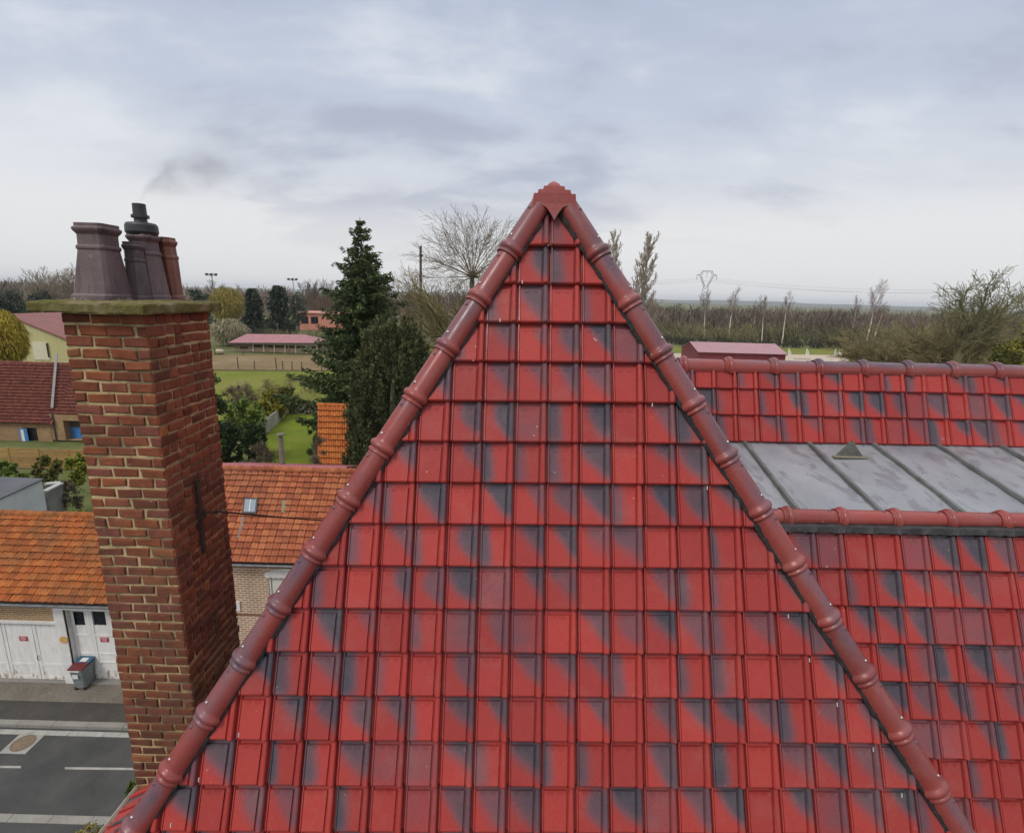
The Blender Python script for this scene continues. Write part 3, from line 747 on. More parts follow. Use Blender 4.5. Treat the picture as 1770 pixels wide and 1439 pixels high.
def sqpot(xb0, xb1, xt0, xt1, pyt, Yp, mat, label):
    """broad square pot with chamfered corners, given base and neck extents in pixels"""
    k = Yp/FPX
    A0, A1 = atY(xb0, 512, Yp), atY(xb1, 512, Yp); T0, T1 = atY(xt0, pyt, Yp), atY(xt1, pyt, Yp); H = (T0.z+T1.z)/2-zt
    mb = MB(); vs = []; n = 8
    pr = [(1.10,0,0),(1.09,.06,0),(1.0,.085,0),(1.0,.10,0),(0.,.66,1),(.06,.665,1),(.08,.69,1),(.05,.715,1),(-.02,.72,1),(-.03,.855,1),(.14,.90,1),(.19,.925,1),(.17,.945,1),(.06,.955,1),(.06,1.,1),(-.12,1.,1),(-.16,.9,1),(-.2,.6,1)]
    cb, ct = (A0.x+A1.x)/2, (T0.x+T1.x)/2; wb, wt = (A1.x-A0.x)/2, (T1.x-T0.x)/2
    for g_, f_, top in pr:
        wv = wb*g_ if not top else wt*(1+g_)
        if f_ == .10: wv = wb
        cxx = cb + (ct-cb)*f_
        c8 = .80 if Yp < 4.5 else .58
        for sx1_, sy1_ in ((-1,-c8),(-c8,-1),(c8,-1),(1,-c8),(1,c8),(c8,1),(-c8,1),(-1,c8)): vs.append((cxx+sx1_*wv, Yp+.02+sy1_*wv, zt+H*f_))
    m = len(pr); fs = [(i*n+k2, i*n+(k2+1)%n, (i+1)*n+(k2+1)%n, (i+1)*n+k2) for i in range(m-1) for k2 in range(n)]+[tuple(range(n))[::-1], tuple((m-1)*n+k2 for k2 in range(n))]
    mb.add(vs, fs); o = mb.build('chimney_pot', mat, chim, bevel=.004); o['label'] = label; return cb, ct, H, wt
sqpot(145, 209, 140, 187, 387, 4.42, m_potP, 'broad purple clay pot at the front left of the stack')
sqpot(221, 255, 214, 240, 418, 4.62, m_potD, 'short dark clay pot behind the broad one')
cb, ct, Hc_, wt_ = sqpot(243, 285, 224, 262, 401, 4.78, m_potP, 'tall purple pot with black cowl on top')
sqpot(284, 311, 263, 294, 410, 4.97, m_potR, 'red clay pot at the rear right of the stack')
# mortar fillet round the broad pot
mb = MB(); A0, A1 = atY(140, 512, 4.42), atY(213, 512, 4.42); cx_ = (A0.x+A1.x)/2; hw = (A1.x-A0.x)/2
vs = []; m = 40
for s_, z in ((.98, -.01), (.95, .014), (.86, .040), (.80, .046)):
    for k in range(m):
        a = 2*PI*k/m; q = min(1/max(abs(math.cos(a)), 1e-3), 1/max(abs(math.sin(a)), 1e-3), 1.25)
        vs.append((cx_+math.cos(a)*q*hw*s_+R.gauss(0,.004), 4.44+math.sin(a)*q*hw*s_+R.gauss(0,.004), zt+z+R.gauss(0,.005)))
mb.add(vs, [(i*m+k, i*m+(k+1)%m, (i+1)*m+(k+1)%m, (i+1)*m+k) for i in range(3) for k in range(m)])
mb.build('mortar_fillet', M('grey_mortar', (.10,.10,.10), (.32,.31,.29), 14, .95, .8, .02), chim)
# cowl
tp = V3((ct, 4.80, zt+Hc_)); kk = 4.8/FPX
mb = MB(); mb.lathe(tp, [(21*kk,-.03),(24*kk,.0),(23.5*kk,.055),(21*kk,.075),(10*kk,.085),(9.5*kk,.09),(9.5*kk,.115),(13*kk,.118),(13*kk,.142),(10*kk,.145),(9.6*kk,.235),(8*kk,.235),(8*kk,.16)], 24)
mb.build('flue_cowl', M('black_steel', (.022,.022,.026), (.035,.035,.04), 8, .45, spec=.5), chim, smooth=False)
# iron anchor on the right side with cable bracket
mb = MB(); n_ = V3((1,0,0)); P0, P1 = onplane(341, 828, V3((cw1+.03,0,0)), n_), onplane(353, 955, V3((cw1+.03,0,0)), n_)
mb.obox(P0+V3((-.012,-.022,0)), P1-P0, V3((0,.044,0)), V3((.022,0,0)))
PB = onplane(350, 886, V3((cw1+.03,0,0)), n_)
mb.tube([PB, PB+V3((.12,.02,.01))], [.014,.012], 8); mb.tube([PB+V3((.02,0,.045)), PB+V3((.02,0,-.05))], [.012,.012], 6); mb.tube([PB+V3((.09,-.04,.03)), PB+V3((.10,.05,-.02))], [.009,.009], 6)
mb.build('iron_anchor', M('rusty_iron', (.025,.02,.018), (.06,.035,.022), 20, .8, .5), chim)
# lead soaker between chimney and roof
mb = MB(); q0, q1 = atY(352, 1195, 4.5), atY(383, 1148, 4.9)
mb.obox(q0+V3((0,0,-.3)), q1-q0, V3((.10,0,.02)), V3((0,0,.30))); mb.build('lead_soaker', M('lead_soaker', (.10,.11,.12), (.05,.05,.055), 9, .5), house)
# cable from the bracket
cab = MB(); A = PB+V3((.12,.02,.01)); B = atY(640, 903, 9.5)
pts = [A.lerp(B, t/20) + V3((0,0,-.02*math.sin(PI*t/20))) for t in range(21)]
cab.tube(pts, [.010]*21, 6); tag(cab.build('cable', M('black_cable', (.02,.018,.016)), loc=A), 'thin black cable stretched from the chimney bracket past the orange roof', 'cable')
for k in range(3):
    cab = MB()
# tile hooks near the hips
m_hook = M('zinc_hook', (.42,.41,.39), (.5,.5,.48), 9, .5)
for r in range(0, 15):
    z_ = FO - FV*(FG*r); k = (z_-APEX).dot(-FV)
    for d, sgn in ((dl, 1), (dr, -1)):
        if R.random() < .45: continue
        e = APEX + d*(k/d.dot(-FV)); P = e + FU*(sgn*R.uniform(.20,.30)) + FN*.030
        mb = MB(); mb.obox(P-FU*.004-FV*.004, FU*.006, FV*.026, FN*.007); mb.build('tile_hook', m_hook, house)

# ================================================================== NEIGHBOUR HOUSES ACROSS THE STREET
def fxz(px, py, Yf):
    p = atY(px, py, Yf); return p.x, p.z
def pantile(mb, O, u, v, n, w, g, nc, nr, amp=.035, lift=.02, jit=.004, skip=None):
    """interlocking S tiles; row 0 at the eave, rows go up"""
    pr = [(0,-.9),(.10,-.9),(.13,.35),(.26,.9),(.40,1.),(.58,.55),(.76,.1),(.9,.05),(1.0,-.1),(1.005,-.9)]
    for r in range(nr):
        for c in range(nc):
            if skip and skip(c, r): continue
            jx, jn, jl = R.gauss(0, jit), R.gauss(0, jit*.6), R.gauss(0, jit)
            vs = []
            for vv, lf in ((0, lift), (1.08, -.004)):
                for uu, h in pr: vs.append(O + u*(w*(c+uu)+jx) + v*(g*(r+vv)+jl) + n*(amp*h+lf+jn))
            for uu, h in pr: vs.append(O + u*(w*(c+uu)+jx) + v*(g*r+jl+.002) + n*(amp*h+lift-.022+jn))
            k = len(pr)
            mb.add(vs, [(j, j+1, k+j+1, k+j) for j in range(k-1)]+[(2*k+j, 2*k+j+1, j+1, j) for j in range(k-1)], R.random())
def clay(name, a, b, c, grime=.5, moss=(.10,.085,.05)):
    t = NT(name); col = t.ramp(t.attr('tint'), [(0, a), (.5, b), (1, c)])
    col = t.mix(1., col, t.ramp(t.noise(7, 5, .6), [(.3, (.8,.8,.8)), (.7, (1.15,1.15,1.15))]), 'MULTIPLY')
    col = t.mix(t.math('MULTIPLY', t.ramp(t.noise(.8, 6, .7), [(.45, 0.), (.66, 1.)]), grime), col, moss)
    col = t.mix(t.math('MULTIPLY', t.ramp(t.noise(4.5, 6, .7), [(.55, 0.), (.68, 1.)]), grime*.8), col, moss)
    t.bump(t.noise(40, 4, .6), .4, .01); return t.done(col, .82, 0, .25)
m_orange = clay('orange_clay', (.25,.068,.032), (.34,.098,.042), (.40,.135,.056), .40, (.13,.065,.042))
m_orange2 = clay('mossy_orange_clay', (.28,.076,.022), (.38,.108,.027), (.43,.142,.038), .64, (.095,.062,.032))
m_orange3 = clay('bright_orange_clay', (.42,.12,.030), (.48,.145,.036), (.52,.175,.045), .05)
m_redclay = clay('dull_red_clay', (.125,.038,.028), (.165,.049,.034), (.20,.064,.042), .3, (.10,.05,.036))
m_gutter = M('grey_gutter', (.16,.165,.17), (.10,.10,.10), 5, .45, metal=.3)
m_wpaint = M('white_paint', (.72,.71,.68), (.62,.61,.58), 4, .6, .1, .005)
def peeling(name):
    t = NT(name); sp = t.n('ShaderNodeSeparateXYZ'); t.l(t.tc.outputs['Object'], sp.inputs[0])
    col = t.mix(t.ramp(t.noise(3, 6, .65, sc=(3,1,.7)), [(.4, 0.), (.7, .55)]), (.74,.73,.70), (.52,.50,.46))
    peel = t.math('ADD', t.noise(7, 7, .75, sc=(1,1,.5)), t.math('MULTIPLY_ADD', sp.outputs[2], -.20, .10))
    col = t.mix(t.ramp(peel, [(.58, 0.), (.63, 1.)]), col, (.36,.29,.21))
    t.bump(t.noise(20, 5, .7), .3, .01); return t.done(col, .75, 0, .2)
m_peel = peeling('peeling_white_paint')
m_darkglass = M('dark_window_glass', (.012,.014,.018), (.02,.022,.026), 2, .12, spec=.5)
def ridge_row(parent, A, B, step, rad, mat):
    d = (B-A).normalized(); L = (B-A).length; k = int(L/step)
    for i in range(k):
        mb = MB(); p = A + d*(step*i); m = 9; vs = []
        s_ = d.cross(V3((0,0,1))).normalized(); dz = R.gauss(0,.008)
        for t_, rr in ((-.02,rad*1.12),(.06,rad*1.12),(.07,rad),(step*.99,rad*.96)):
            for j in range(m):
                a = math.radians(-95+190*j/(m-1)); vs.append(p + d*t_ + (V3((0,0,1))*math.cos(a) + s_*math.sin(a))*rr + V3((0,0,dz)))
        mb.add(vs, [(i2*m+j, i2*m+j+1, (i2+1)*m+j+1, (i2+1)*m+j) for i2 in range(3) for j in range(m-1)], R.random())
        mb.build('ridge_tile', mat, parent, smooth=True)
def gutter(parent, x0, x1, y, z, r=.06):
    mb = MB(); m = 9; vs = []
    for x in (x0, x1):
        for j in range(m):
            a = math.radians(180*j/(m-1)); vs.append((x, y-math.cos(a)*r, z-math.sin(a)*r))
        for j in range(m):
            a = math.radians(180-180*j/(m-1)); vs.append((x, y-math.cos(a)*(r-.008), z-math.sin(a)*(r-.008)))
    k = 2*m; mb.add(vs, [(j, (j+1)%k, k+(j+1)%k, k+j)[::-1] for j in range(k)])
    return mb.build('gutter', m_gutter, parent)

YF = 14.2
PAV = .09
# --- garage house on the left
g_t = thing('garage_house', 'low yellow brick house with mossy orange roof and peeling white garage doors', 'house', (-14, YF, 0))
gz = fxz(90, 1036, YF)[1]; gx1 = fxz(262, 1036, YF)[0]; gx0 = -27.
dt = fxz(150, 1054, YF)[1]; lt = fxz(50, 1077, YF)[1]
xp0, xp1 = fxz(96, 1054, YF)[0], fxz(109, 1054, YF)[0]
xd0, xd1 = xp1, fxz(206, 1056, YF)[0]
xg0 = -19.4
m_ybrick = brickmat('yellow_brick', (.34,.20,.085), (.42,.25,.11), (.46,.40,.30), .22, .075, .014)
mb = MB(); wall_with_holes(mb, gx0, gx1, 0, gz, YF, [(xg0, xp0, PAV, lt), (xd0, xd1, PAV, dt)], .25)
uvquad(mb, (gx1,YF,0),(gx1,YF+4.4,0),(gx1,YF+4.4,gz),(gx1,YF,gz)); mb.build('wall', m_ybrick, g_t)
mb = MB(); mb.box(xg0-.3, xp0, YF-.035, YF+.02, lt+.004, lt+.10); mb.build('lintel', m_wpaint, g_t, bevel=.006)
mb = MB(); mb.box(xp0-.08, xp1, YF-.03, YF+.05, PAV, dt+.12); mb.box(xp1+.0005, xd1+.4, YF-.0305, YF+.05, dt+.002, dt+.12); mb.build('door_surround', m_wpaint, g_t, bevel=.006)
def red_sign(parent, px, py, Y, text_rows):
    x, z = fxz(px, py, Y); mb = MB(); mb.box(x-.13, x+.13, Y-.012, Y, z-.085, z+.085)
    so = mb.build('sign', M('red_sign', (.40,.012,.035), (.34,.01,.03), 3, .4), parent)
    mb = MB()
    mb.box(x-.125,x+.125,Y-.0135,Y-.0122,z+.072,z+.080); mb.box(x-.125,x+.125,Y-.0135,Y-.0122,z-.080,z-.072)
    mb2 = MB()
    for j, wd in enumerate(text_rows):           # three short illegible lines of white lettering
        xx = x-wd
        while xx < x+wd:
            l = R.uniform(.008,.02); mb.box(xx, min(xx+l, x+wd), Y-.0136, Y-.0122, z+.030-j*.036, z+.048-j*.036); xx += l+.006
    mb.build('lettering', m_wpaint, parent) if False else None
    o = mb.build('sign_lettering', m_wpaint, parent); return so
# left garage: boarded leaves
yd = YF+.10; gaps = sorted([fxz(2, 1080, yd)[0], fxz(55, 1080, yd)[0]]); leafx = [xg0, xg0+1.0] + [g for g in gaps if g > xg0+1.2] + [xp0]
for i in range(len(leafx)-1):
    a, b = leafx[i]+.008, leafx[i+1]-.008; mb = MB()
    mb.box(a, b, yd, yd+.06, PAV+.03, lt-.01)
    d = mb.build('garage_door', m_peel, g_t)
    mb = MB()
    for s0_, s1_ in ((a, a+.10), (b-.10, b)): mb.box(s0_, s1_, yd-.014, yd-.001, PAV+.04, lt-.02)
    for zz_ in (PAV+.05, PAV+.52): mb.box(a+.105, b-.105, yd-.013, yd-.001, zz_, zz_+.10)
    mb.build('door_frame', m_peel, d, bevel=.004)
    if i == len(leafx)-3 or i == len(leafx)-2:
        if i == len(leafx)-3: red_sign(d, 41, 1103, yd-.002, (.08,.09,.06))
        else:
            hx, hz = fxz(68, 1135, yd); mb = MB(); mb.tube([(hx,yd-.03,hz+.09),(hx,yd-.06,hz+.06),(hx,yd-.06,hz-.06),(hx,yd-.03,hz-.09)], [.012]*4, 6); mb.build('handle', MT_BLACK, d)
# right double door, set back, with dark panes on top
ye = YF+.20; xm = fxz(153, 1056, ye)[0]
mb = MB(); mb.box(xp1+.0005, xp1+.03, YF+.052, ye+.06, PAV, dt); mb.build('door_reveal', m_wpaint, g_t)
mb = MB(); mb.box(xp1-.05, xd1+.3, YF-.04, ye+.08, PAV-.06, PAV+.028); mb.box(xg0-.2, xp0-.1, YF-.04, YF+.24, PAV-.06, PAV+.028); mb.build('threshold', m_stone, g_t)
mb = MB(); mb.box(xd0+.1, xd1+.3, ye+.07, ye+.09, PAV, dt); mb.build('door_backing', m_peel, g_t)
for k, (a, b) in enumerate(((xp1+.031, xm), (xm+.004, xd1))):
    q0, q1 = (fxz(121,1056,ye), fxz(148,1081,ye)) if k == 0 else (fxz(158,1056,ye), fxz(184.5,1081,ye))
    mb = MB(); wall_with_holes(mb, a, b, PAV+.03, dt-.005, ye, [(q0[0], q1[0], q1[1], min(q0[1], dt-.03))], .05)
    d = mb.build('garage_door', m_peel, g_t)
    mb = MB(); mb.box(q0[0]-.02, q1[0]+.02, ye+.04, ye+.05, q1[1]-.02, q0[1]+.02); mb.build('pane', m_darkglass, d)
    mb = MB()
    for f0, f1 in ((.355,.395),(.235,.255)):
        z0 = PAV+(dt-PAV)*f0; mb.box(a+.12, b-.06, ye-.02, ye-.001, z0*1., z0+.05)
    mb.box(a+.0, a+.09, ye-.016, ye-.001, PAV+.04, dt-.02); mb.box(b-.09, b, ye-.016, ye-.001, PAV+.04, dt-.02)
    z0 = PAV+(dt-PAV)*.60; mb.box(a+.09, b-.09, ye-.016, ye-.001, z0, z0+.07); mb.build('door_frame', m_peel, d, bevel=.004)
    if k: red_sign(d, 181, 1105, ye-.002, (.09,.07,.08))
yx, yz = fxz(110.5, 1105, YF-.03); mb = MB(); m = 24
ring = [(yx+.125*math.cos(2*PI*k/m), YF-.031, yz+.125*math.sin(2*PI*k/m)) for k in range(m)]; mb.prism(ring, (0,-.015,0)); mb.build('round_plate', M('faded_yellow', (.62,.36,.10), (.55,.32,.10), 9, .6), g_t)
gutter(g_t, gx0, fxz(188,1036,YF)[0]+1.2, YF-.33, gz+.01, .06)
mb = MB(); mb.box(gx0, gx1+.1, YF-.18, YF+.02, gz-.06, gz+.035); mb.build('soffit', MT_DARKWOOD, g_t)
th = math.radians(39); ru, rv = V3((1,0,0)), V3((0,math.cos(th),math.sin(th))); rn = ru.cross(rv)
E0 = V3((gx0, YF-.25, gz+.06)); RP = onplane(80, 889, E0, rn); ns = 13; Ls = (RP-E0).dot(rv)
mb = MB(); pantile(mb, E0+ru*7.0, ru, rv, rn, .215, Ls/ns, int((gx1-gx0-7)/.215)+1, ns, jit=.006, amp=.042, lift=.05); rf = mb.build('roof', m_orange2, g_t, smooth=False)
RG0 = E0 + rv*Ls; ridge_row(g_t, V3((-20.6, RG0.y+.03, RG0.z)), V3((gx1, RG0.y+.03, RG0.z)), .36, .11, m_orange2)
mb = MB(); mb.quad(E0-rn*.02+ru*0, V3((gx1,E0.y,E0.z))-rn*.02, V3((gx1,RG0.y,RG0.z-.02)), V3((gx0,RG0.y,RG0.z-.02)))
mb.quad((gx1,RG0.y+.03,RG0.z),(gx0,RG0.y+.03,RG0.z),(gx0,2*RG0.y-YF,gz),(gx1,2*RG0.y-YF,gz)); mb.build('roof_back', m_redclay, g_t)
mb = MB(); mb.add([(gx1-.02,YF,gz),(gx1-.02,2*RG0.y-YF,gz),(gx1-.02,RG0.y,RG0.z-.05)], [(0,1,2)]); mb.build('gable', m_ybrick, g_t)
# wheelie bin
bp = gnd(137, 1194, PAV); bn = thing('wheelie_bin', 'grey wheelie bin with blue and dark red lid in front of the white doors', 'bin', (bp.x, bp.y, PAV))
def rbox(mb, cx, cy, z0, z1, w0, d0, w1, d1, sh=0):
    vs = []
    for z, w_, d_, s_ in ((z0,w0,d0,0),(z1,w1,d1,sh)):
        c_ = .05
        for x, y in ((-w_+c_,-d_),(w_-c_,-d_),(w_,-d_+c_),(w_,d_-c_),(w_-c_,d_),(-w_+c_,d_),(-w_,d_-c_),(-w_,-d_+c_)): vs.append((cx+x, cy+y+s_, z))
    mb.add(vs, [tuple(range(7,-1,-1)), tuple(range(8,16))]+[(i,(i+1)%8,8+(i+1)%8,8+i) for i in range(8)])
mb = MB(); rbox(mb, bp.x, bp.y+.30, PAV+.08, PAV+.95, .22, .24, .285, .33); rbox(mb, bp.x, bp.y+.30, PAV+.9505, PAV+.985, .305, .35, .305, .35)
mb.build('body', M('grey_plastic', (.19,.215,.22), (.155,.175,.18), 4, .5), bn, bevel=.012)
mb = MB(); vs = []
def lidq(mb, y0, y1, z0, z1): mb.obox((bp.x-.30, y0, z0), (.60,0,0), (0,y1-y0,z1-z0), (0,0,.035))
lidq(mb, bp.y-.06, bp.y+.33, PAV+.99, PAV+1.05); mb.build('lid', M('dark_red_plastic', (.15,.025,.028), (.11,.02,.022), 5, .45), bn, bevel=.01)
mb = MB(); lidq(mb, bp.y+.3305, bp.y+.66, PAV+1.051, PAV+1.09); mb.build('lid', M('blue_plastic', (.035,.12,.20), (.03,.10,.17), 5, .45), bn, bevel=.01)
mb = MB(); mb.obox((bp.x-.12, bp.y+.36, PAV+1.092), (.26,0,0), (0,.20,.023), (0,0,.003)); mb.build('sticker', m_wpaint, bn)
mb = MB(); mb.obox((bp.x-.12, bp.y-.062, PAV+.62), (.22,0,0), (0,.022,-.20*0), (0,-.004,.17)); mb.build('sticker', m_wpaint, bn)
mb = MB(); mb.tube([(bp.x-.29,bp.y-.08,PAV+.97),(bp.x+.20,bp.y-.08,PAV+.97)], [.018,.018], 8); mb.build('handle', m_wpaint, bn)
for sx2 in (-.17, .17):
    mb = MB(); mb.tube([(bp.x+sx2-.03,bp.y+.10,PAV+.085),(bp.x+sx2+.03,bp.y+.10,PAV+.085)], [.085,.085], 14); mb.build('wheel', MT_BLACK, bn)
bn.scale = (.78,.78,.78)

# --- brick house behind the left hip
h2 = thing('brick_house', 'pale brick house with weathered orange tiled roof, skylight and white shuttered window', 'house', (-8, YF, 0))
hz2 = fxz(440, 967, YF)[1]; hx0, hx1 = gx1+.02, -1.0
m_pbrick = brickmat('pale_brick', (.40,.215,.115), (.46,.26,.145), (.62,.56,.47), .22, .078, .018)
wx0, wz1 = fxz(463, 994, YF); wx1 = wx0+1.15; wz0 = wz1-1.75
mb = MB(); wall_with_holes(mb, hx0, hx1, 0, hz2, YF+.0, [(wx0, wx1, wz0, wz1)], .14)
uvquad(mb, (hx0,YF+8,0),(hx0,YF,0),(hx0,YF,hz2),(hx0,YF+8,hz2)); mb.build('wall', m_pbrick, h2)
zb = fxz(420, 1061, YF)[1]; mb = MB(); mb.box(hx0, hx1, YF-.02, YF+.01, zb-.03, zb+.03); mb.build('brick_band', M('dark_band', (.16,.09,.055), (.22,.12,.07), 5), h2)
wo = MB(); wo.box(wx0-.0, wx1, YF+.10, YF+.13, wz0, wz1); win = wo.build('window', m_wpaint, h2)
mb = MB(); z = wz1-.05
while z > wz0+.05: mb.box(wx0+.06, wx1-.06, YF+.07, YF+.098, z-.046, z-.004); z -= .048
mb.build('roller_shutter', M('cream_shutter', (.70,.68,.60), (.64,.62,.54), 3, .5), win)
mb = MB()
for a_, b_ in ((wx0, wx0+.055), (wx1-.055, wx1)): mb.box(a_, b_, YF+.03, YF+.10, wz0, wz1)
mb.build('frame', m_wpaint, win)
# scalloped valance over the window
pts = []; n_ = 40
for i in range(n_+1):
    x = -.64+1.28*i/n_; pts.append((wx0+.575+x, wz1+.10+.16*(1-(x/.64)**2)))
low = []
for i in range(n_+1):
    x = .64-1.28*i/n_; low.append((wx0+.575+x, wz1-.02-.035*abs(math.sin(i*PI/5))))
mb = MB(); mb.prism([V3((x, YF-.03, z)) for x, z in pts+low], V3((0,-.03,0))); mb.build('valance', m_wpaint, win)
x, z = fxz(413, 1046, YF); mb = MB(); mb.box(x-.05, x+.05, YF-.05, YF-.001, z-.16, z+.16); mb.build('meter_box', m_wpaint, h2)
gutter(h2, hx0, hx1, YF-.32, hz2+.0, .06); mb = MB(); mb.box(hx0, hx1, YF-.16, YF+.02, hz2-.09, hz2+.03); mb.build('soffit', MT_DARKWOOD, h2)
th2 = math.radians(43); rv2 = V3((0,math.cos(th2),math.sin(th2))); rn2 = ru.cross(rv2)
E2 = V3((hx0, YF-.24, hz2+.05)); RP2 = onplane(500, 813, E2, rn2); L2 = (RP2-E2).dot(rv2); n2 = 15; sw = .222
mb = MB(); pantile(mb, E2, ru, rv2, rn2, sw, L2/n2, int((hx1-hx0)/sw), n2, amp=.026, lift=.046, jit=.005); mb.build('roof', m_orange, h2)
RR = E2 + rv2*L2; ridge_row(h2, V3((hx0,RR.y+.03,RR.z)), V3((hx1,RR.y+.03,RR.z)), .40, .115, m_orange)
mb = MB(); mb.quad(E2-rn2*.02, V3((hx1,E2.y,E2.z))-rn2*.02, V3((hx1,RR.y,RR.z-.02)), V3((hx0,RR.y,RR.z-.02)))
mb.quad((hx1,RR.y+.03,RR.z),(hx0,RR.y+.03,RR.z),(hx0,2*RR.y-YF,hz2),(hx1,2*RR.y-YF,hz2)); mb.build('roof_back', m_redclay, h2)
mb = MB(); mb.add([(hx0+.01,YF,hz2),(hx0+.01,2*RR.y-YF,hz2),(hx0+.01,RR.y,RR.z-.05)], [(0,1,2)]); mb.build('gable', m_pbrick, h2)
# skylight
def onroof(px, py): return onplane(px, py, E2, rn2)
a, b, c, d = onroof(420.5,888.5), onroof(444.5,888.5), onroof(447.5,862.5), onroof(424,862)
mb = MB(); mb.prism([a,b,c,d], rn2*.09); sk = mb.build('skylight', M('dark_frame', (.04,.038,.036), (.06,.055,.05), 6, .6), h2)
mb = MB(); ce = (a+b+c+d)/4; q = [ce+(p-ce)*.80 for p in (a,b,c,d)]; mb.prism([p+rn2*.0905 for p in q], rn2*.008); mb.build('pane', M('skylight_glass', (.22,.26,.30), (.18,.22,.26), 3, .08, spec=.8), sk)
mb = MB(); mb.tube([(q[0]+q[1])/2+rn2*.102, (q[2]+q[3])/2+rn2*.102], [.014,.014], 6); mb.build('glazing_bar', m_wpaint, sk)
mb = MB(); a, b = onroof(418.5,893), onroof(424,893); mb.obox(a+rn2*.03, ru*.10, (onroof(410,930)-a), rn2*.006); mb.build('lead_run', M('lead_run', (.12,.10,.09), (.2,.12,.09), 8, .6), sk)
a, b, c, d = onroof(487,886), onroof(494,886), onroof(495.5,865), onroof(488.5,865); mb = MB(); mb.prism([a,b,c,d], rn2*.045); mb.build('glass_tile', M('green_glass_tile', (.12,.11,.05), (.18,.15,.07), 9, .3), h2)
# annex with pink corrugated roof and concrete flue behind it
an = thing('pink_roof_annex', 'rear annex with pink corrugated roof just showing over the orange ridge', 'annex', (-8, 20, 0))
ya = RR.y+2.6; a0, a1 = atY(380, 800, ya), atY(600, 806, ya); mb = MB(); k = 90; vs = []
for i in range(k+1):
    P = a0.lerp(a1, i/k); wv = .018*math.sin(i*2.1); vs += [P+V3((0,0,wv)), P+V3((0,-1.6,-.62+wv)), P+V3((0,2.2,-.7+wv))]
mb.add(vs, [(i*3+j, (i+1)*3+j, (i+1)*3+j+1, i*3+j+1)[::-1] if j == 0 else (i*3, i*3+2, (i+1)*3+2, (i+1)*3)[::-1] for i in range(k) for j in (0,1)])
mb.build('roof', M('pink_sheet', (.36,.105,.115), (.30,.09,.10), 2, .5), an)
mb = MB(); uvbox(mb, a0.x, a1.x, ya-1.4, ya+2.0, 0, a0.z-.75); mb.build('wall', m_pbrick, an)
f0 = atY(489, 812, ya+.5); f1 = atY(487, 757, ya+.5)
fl = thing('flue_pipe', 'thin grey concrete flue with flat cap above the orange ridge', 'flue', (f0.x, ya+.5, f0.z-1))
mb = MB(); mb.tube([(f0.x,ya+.5,f0.z-1.),(f0.x,ya+.5,f1.z)], [.105,.095], 10); mb.build('pipe', M('lichen_concrete', (.20,.18,.14), (.14,.125,.09), 7, .9, .5), fl)
mb = MB(); mb.lathe((f0.x,ya+.5,f1.z), [(.07,0),(.07,.12),(.17,.125),(.17,.175),(.06,.20)], 12); mb.build('cap', M('mossy_cap', (.10,.11,.06), (.16,.15,.10), 9, .9), fl)
# bright orange outbuilding roof beside the dark yew
ob = thing('orange_outbuilding', 'small outbuilding with new bright orange tile roof beside the dark cypress', 'outbuilding', (-11.5, 34, 0))
yo = 32.; oa, obx = atY(549, 800, yo), atY(602, 800, yo); Oe = atY(549, 812, yo); top = atY(549, 699, yo+2.3); ov = (top-Oe).normalized(); on_ = ru.cross(ov).normalized(); Lo = (top-Oe).dot(ov)
mb = MB(); pantile(mb, Oe, ru, ov, on_, .30, Lo/11, int((obx.x-oa.x)/.30)+1, 11, amp=.10, lift=.11); mb.build('roof', m_orange3, ob)
ridge_row(ob, Oe+ov*Lo, Oe+ov*Lo+ru*(obx.x-oa.x+.2), .42, .13, m_orange3)
mb = MB(); uvbox(mb, top.x+.1, obx.x, yo+.4, top.y*2-yo, 0, Oe.z-.02); mb.add([(top.x+.1,yo+.4,Oe.z-.02),(top.x+.1,top.y*2-yo,Oe.z-.02),(top.x+.1,top.y,top.z-.06)], [(0,1,2)]); mb.build('wall', m_pbrick, ob)
mb = MB(); mb.quad((obx.x,top.y,top.z),(oa.x,top.y,top.z),(oa.x,top.y*2-yo,Oe.z),(obx.x,top.y*2-yo,Oe.z)); mb.build('roof_back', m_redclay, ob)

# ================================================================== LEFT MIDDLE GROUND
# white rendered flat roofed building
wb = thing('white_flat_building', 'white rendered building with dark flat felt roof behind the garage house', 'building', (-26, 25, 0))
B1 = gnd(72, 829, 3.0); A1 = gnd(0, 863, 3.0); dA = (A1-B1); A1 = B1 + dA*1.8; C1 = B1 + V3((-14,.6,0)); 
m_render = M('white_render', (.56,.59,.62), (.50,.53,.56), 1.5, .9, .1)
mb = MB(); lo_ = V3((0,0,-3.0))
mb.quad(A1, B1, B1+lo_, A1+lo_); mb.quad(B1, C1, C1+lo_, B1+lo_); mb.f = [f[::-1] for f in mb.f]; mb.build('wall', m_render, wb)
mb = MB(); up3 = V3((0,0,.05)); mb.prism([A1+up3*.2, B1+up3*.2+V3((.08,.05,0)), C1+up3*.2, C1+(A1-B1)+up3*.2], up3); mb.build('flat_roof', M('dark_felt', (.075,.08,.088), (.10,.105,.115), 1.2, .8), wb)
lw = thing('garden_wall', 'low grey block wall with pale L-shaped coping right of the white building', 'wall', (-23, 26, 0))
W1, W2, W3 = gnd(75, 850, 1.9), gnd(103, 836, 1.9), gnd(78, 838, 1.9); mb = MB()
for P, Q in ((W1, W2), (W2, W3)):
    d = (Q-P); s_ = d.cross(V3((0,0,1))).normalized()*.15; mb.prism([P, Q, Q+s_, P+s_], V3((0,0,-1.9)))
mb.build('wall', M('grey_block', (.17,.165,.16), (.22,.21,.2), 3, .9), lw); mb = MB()
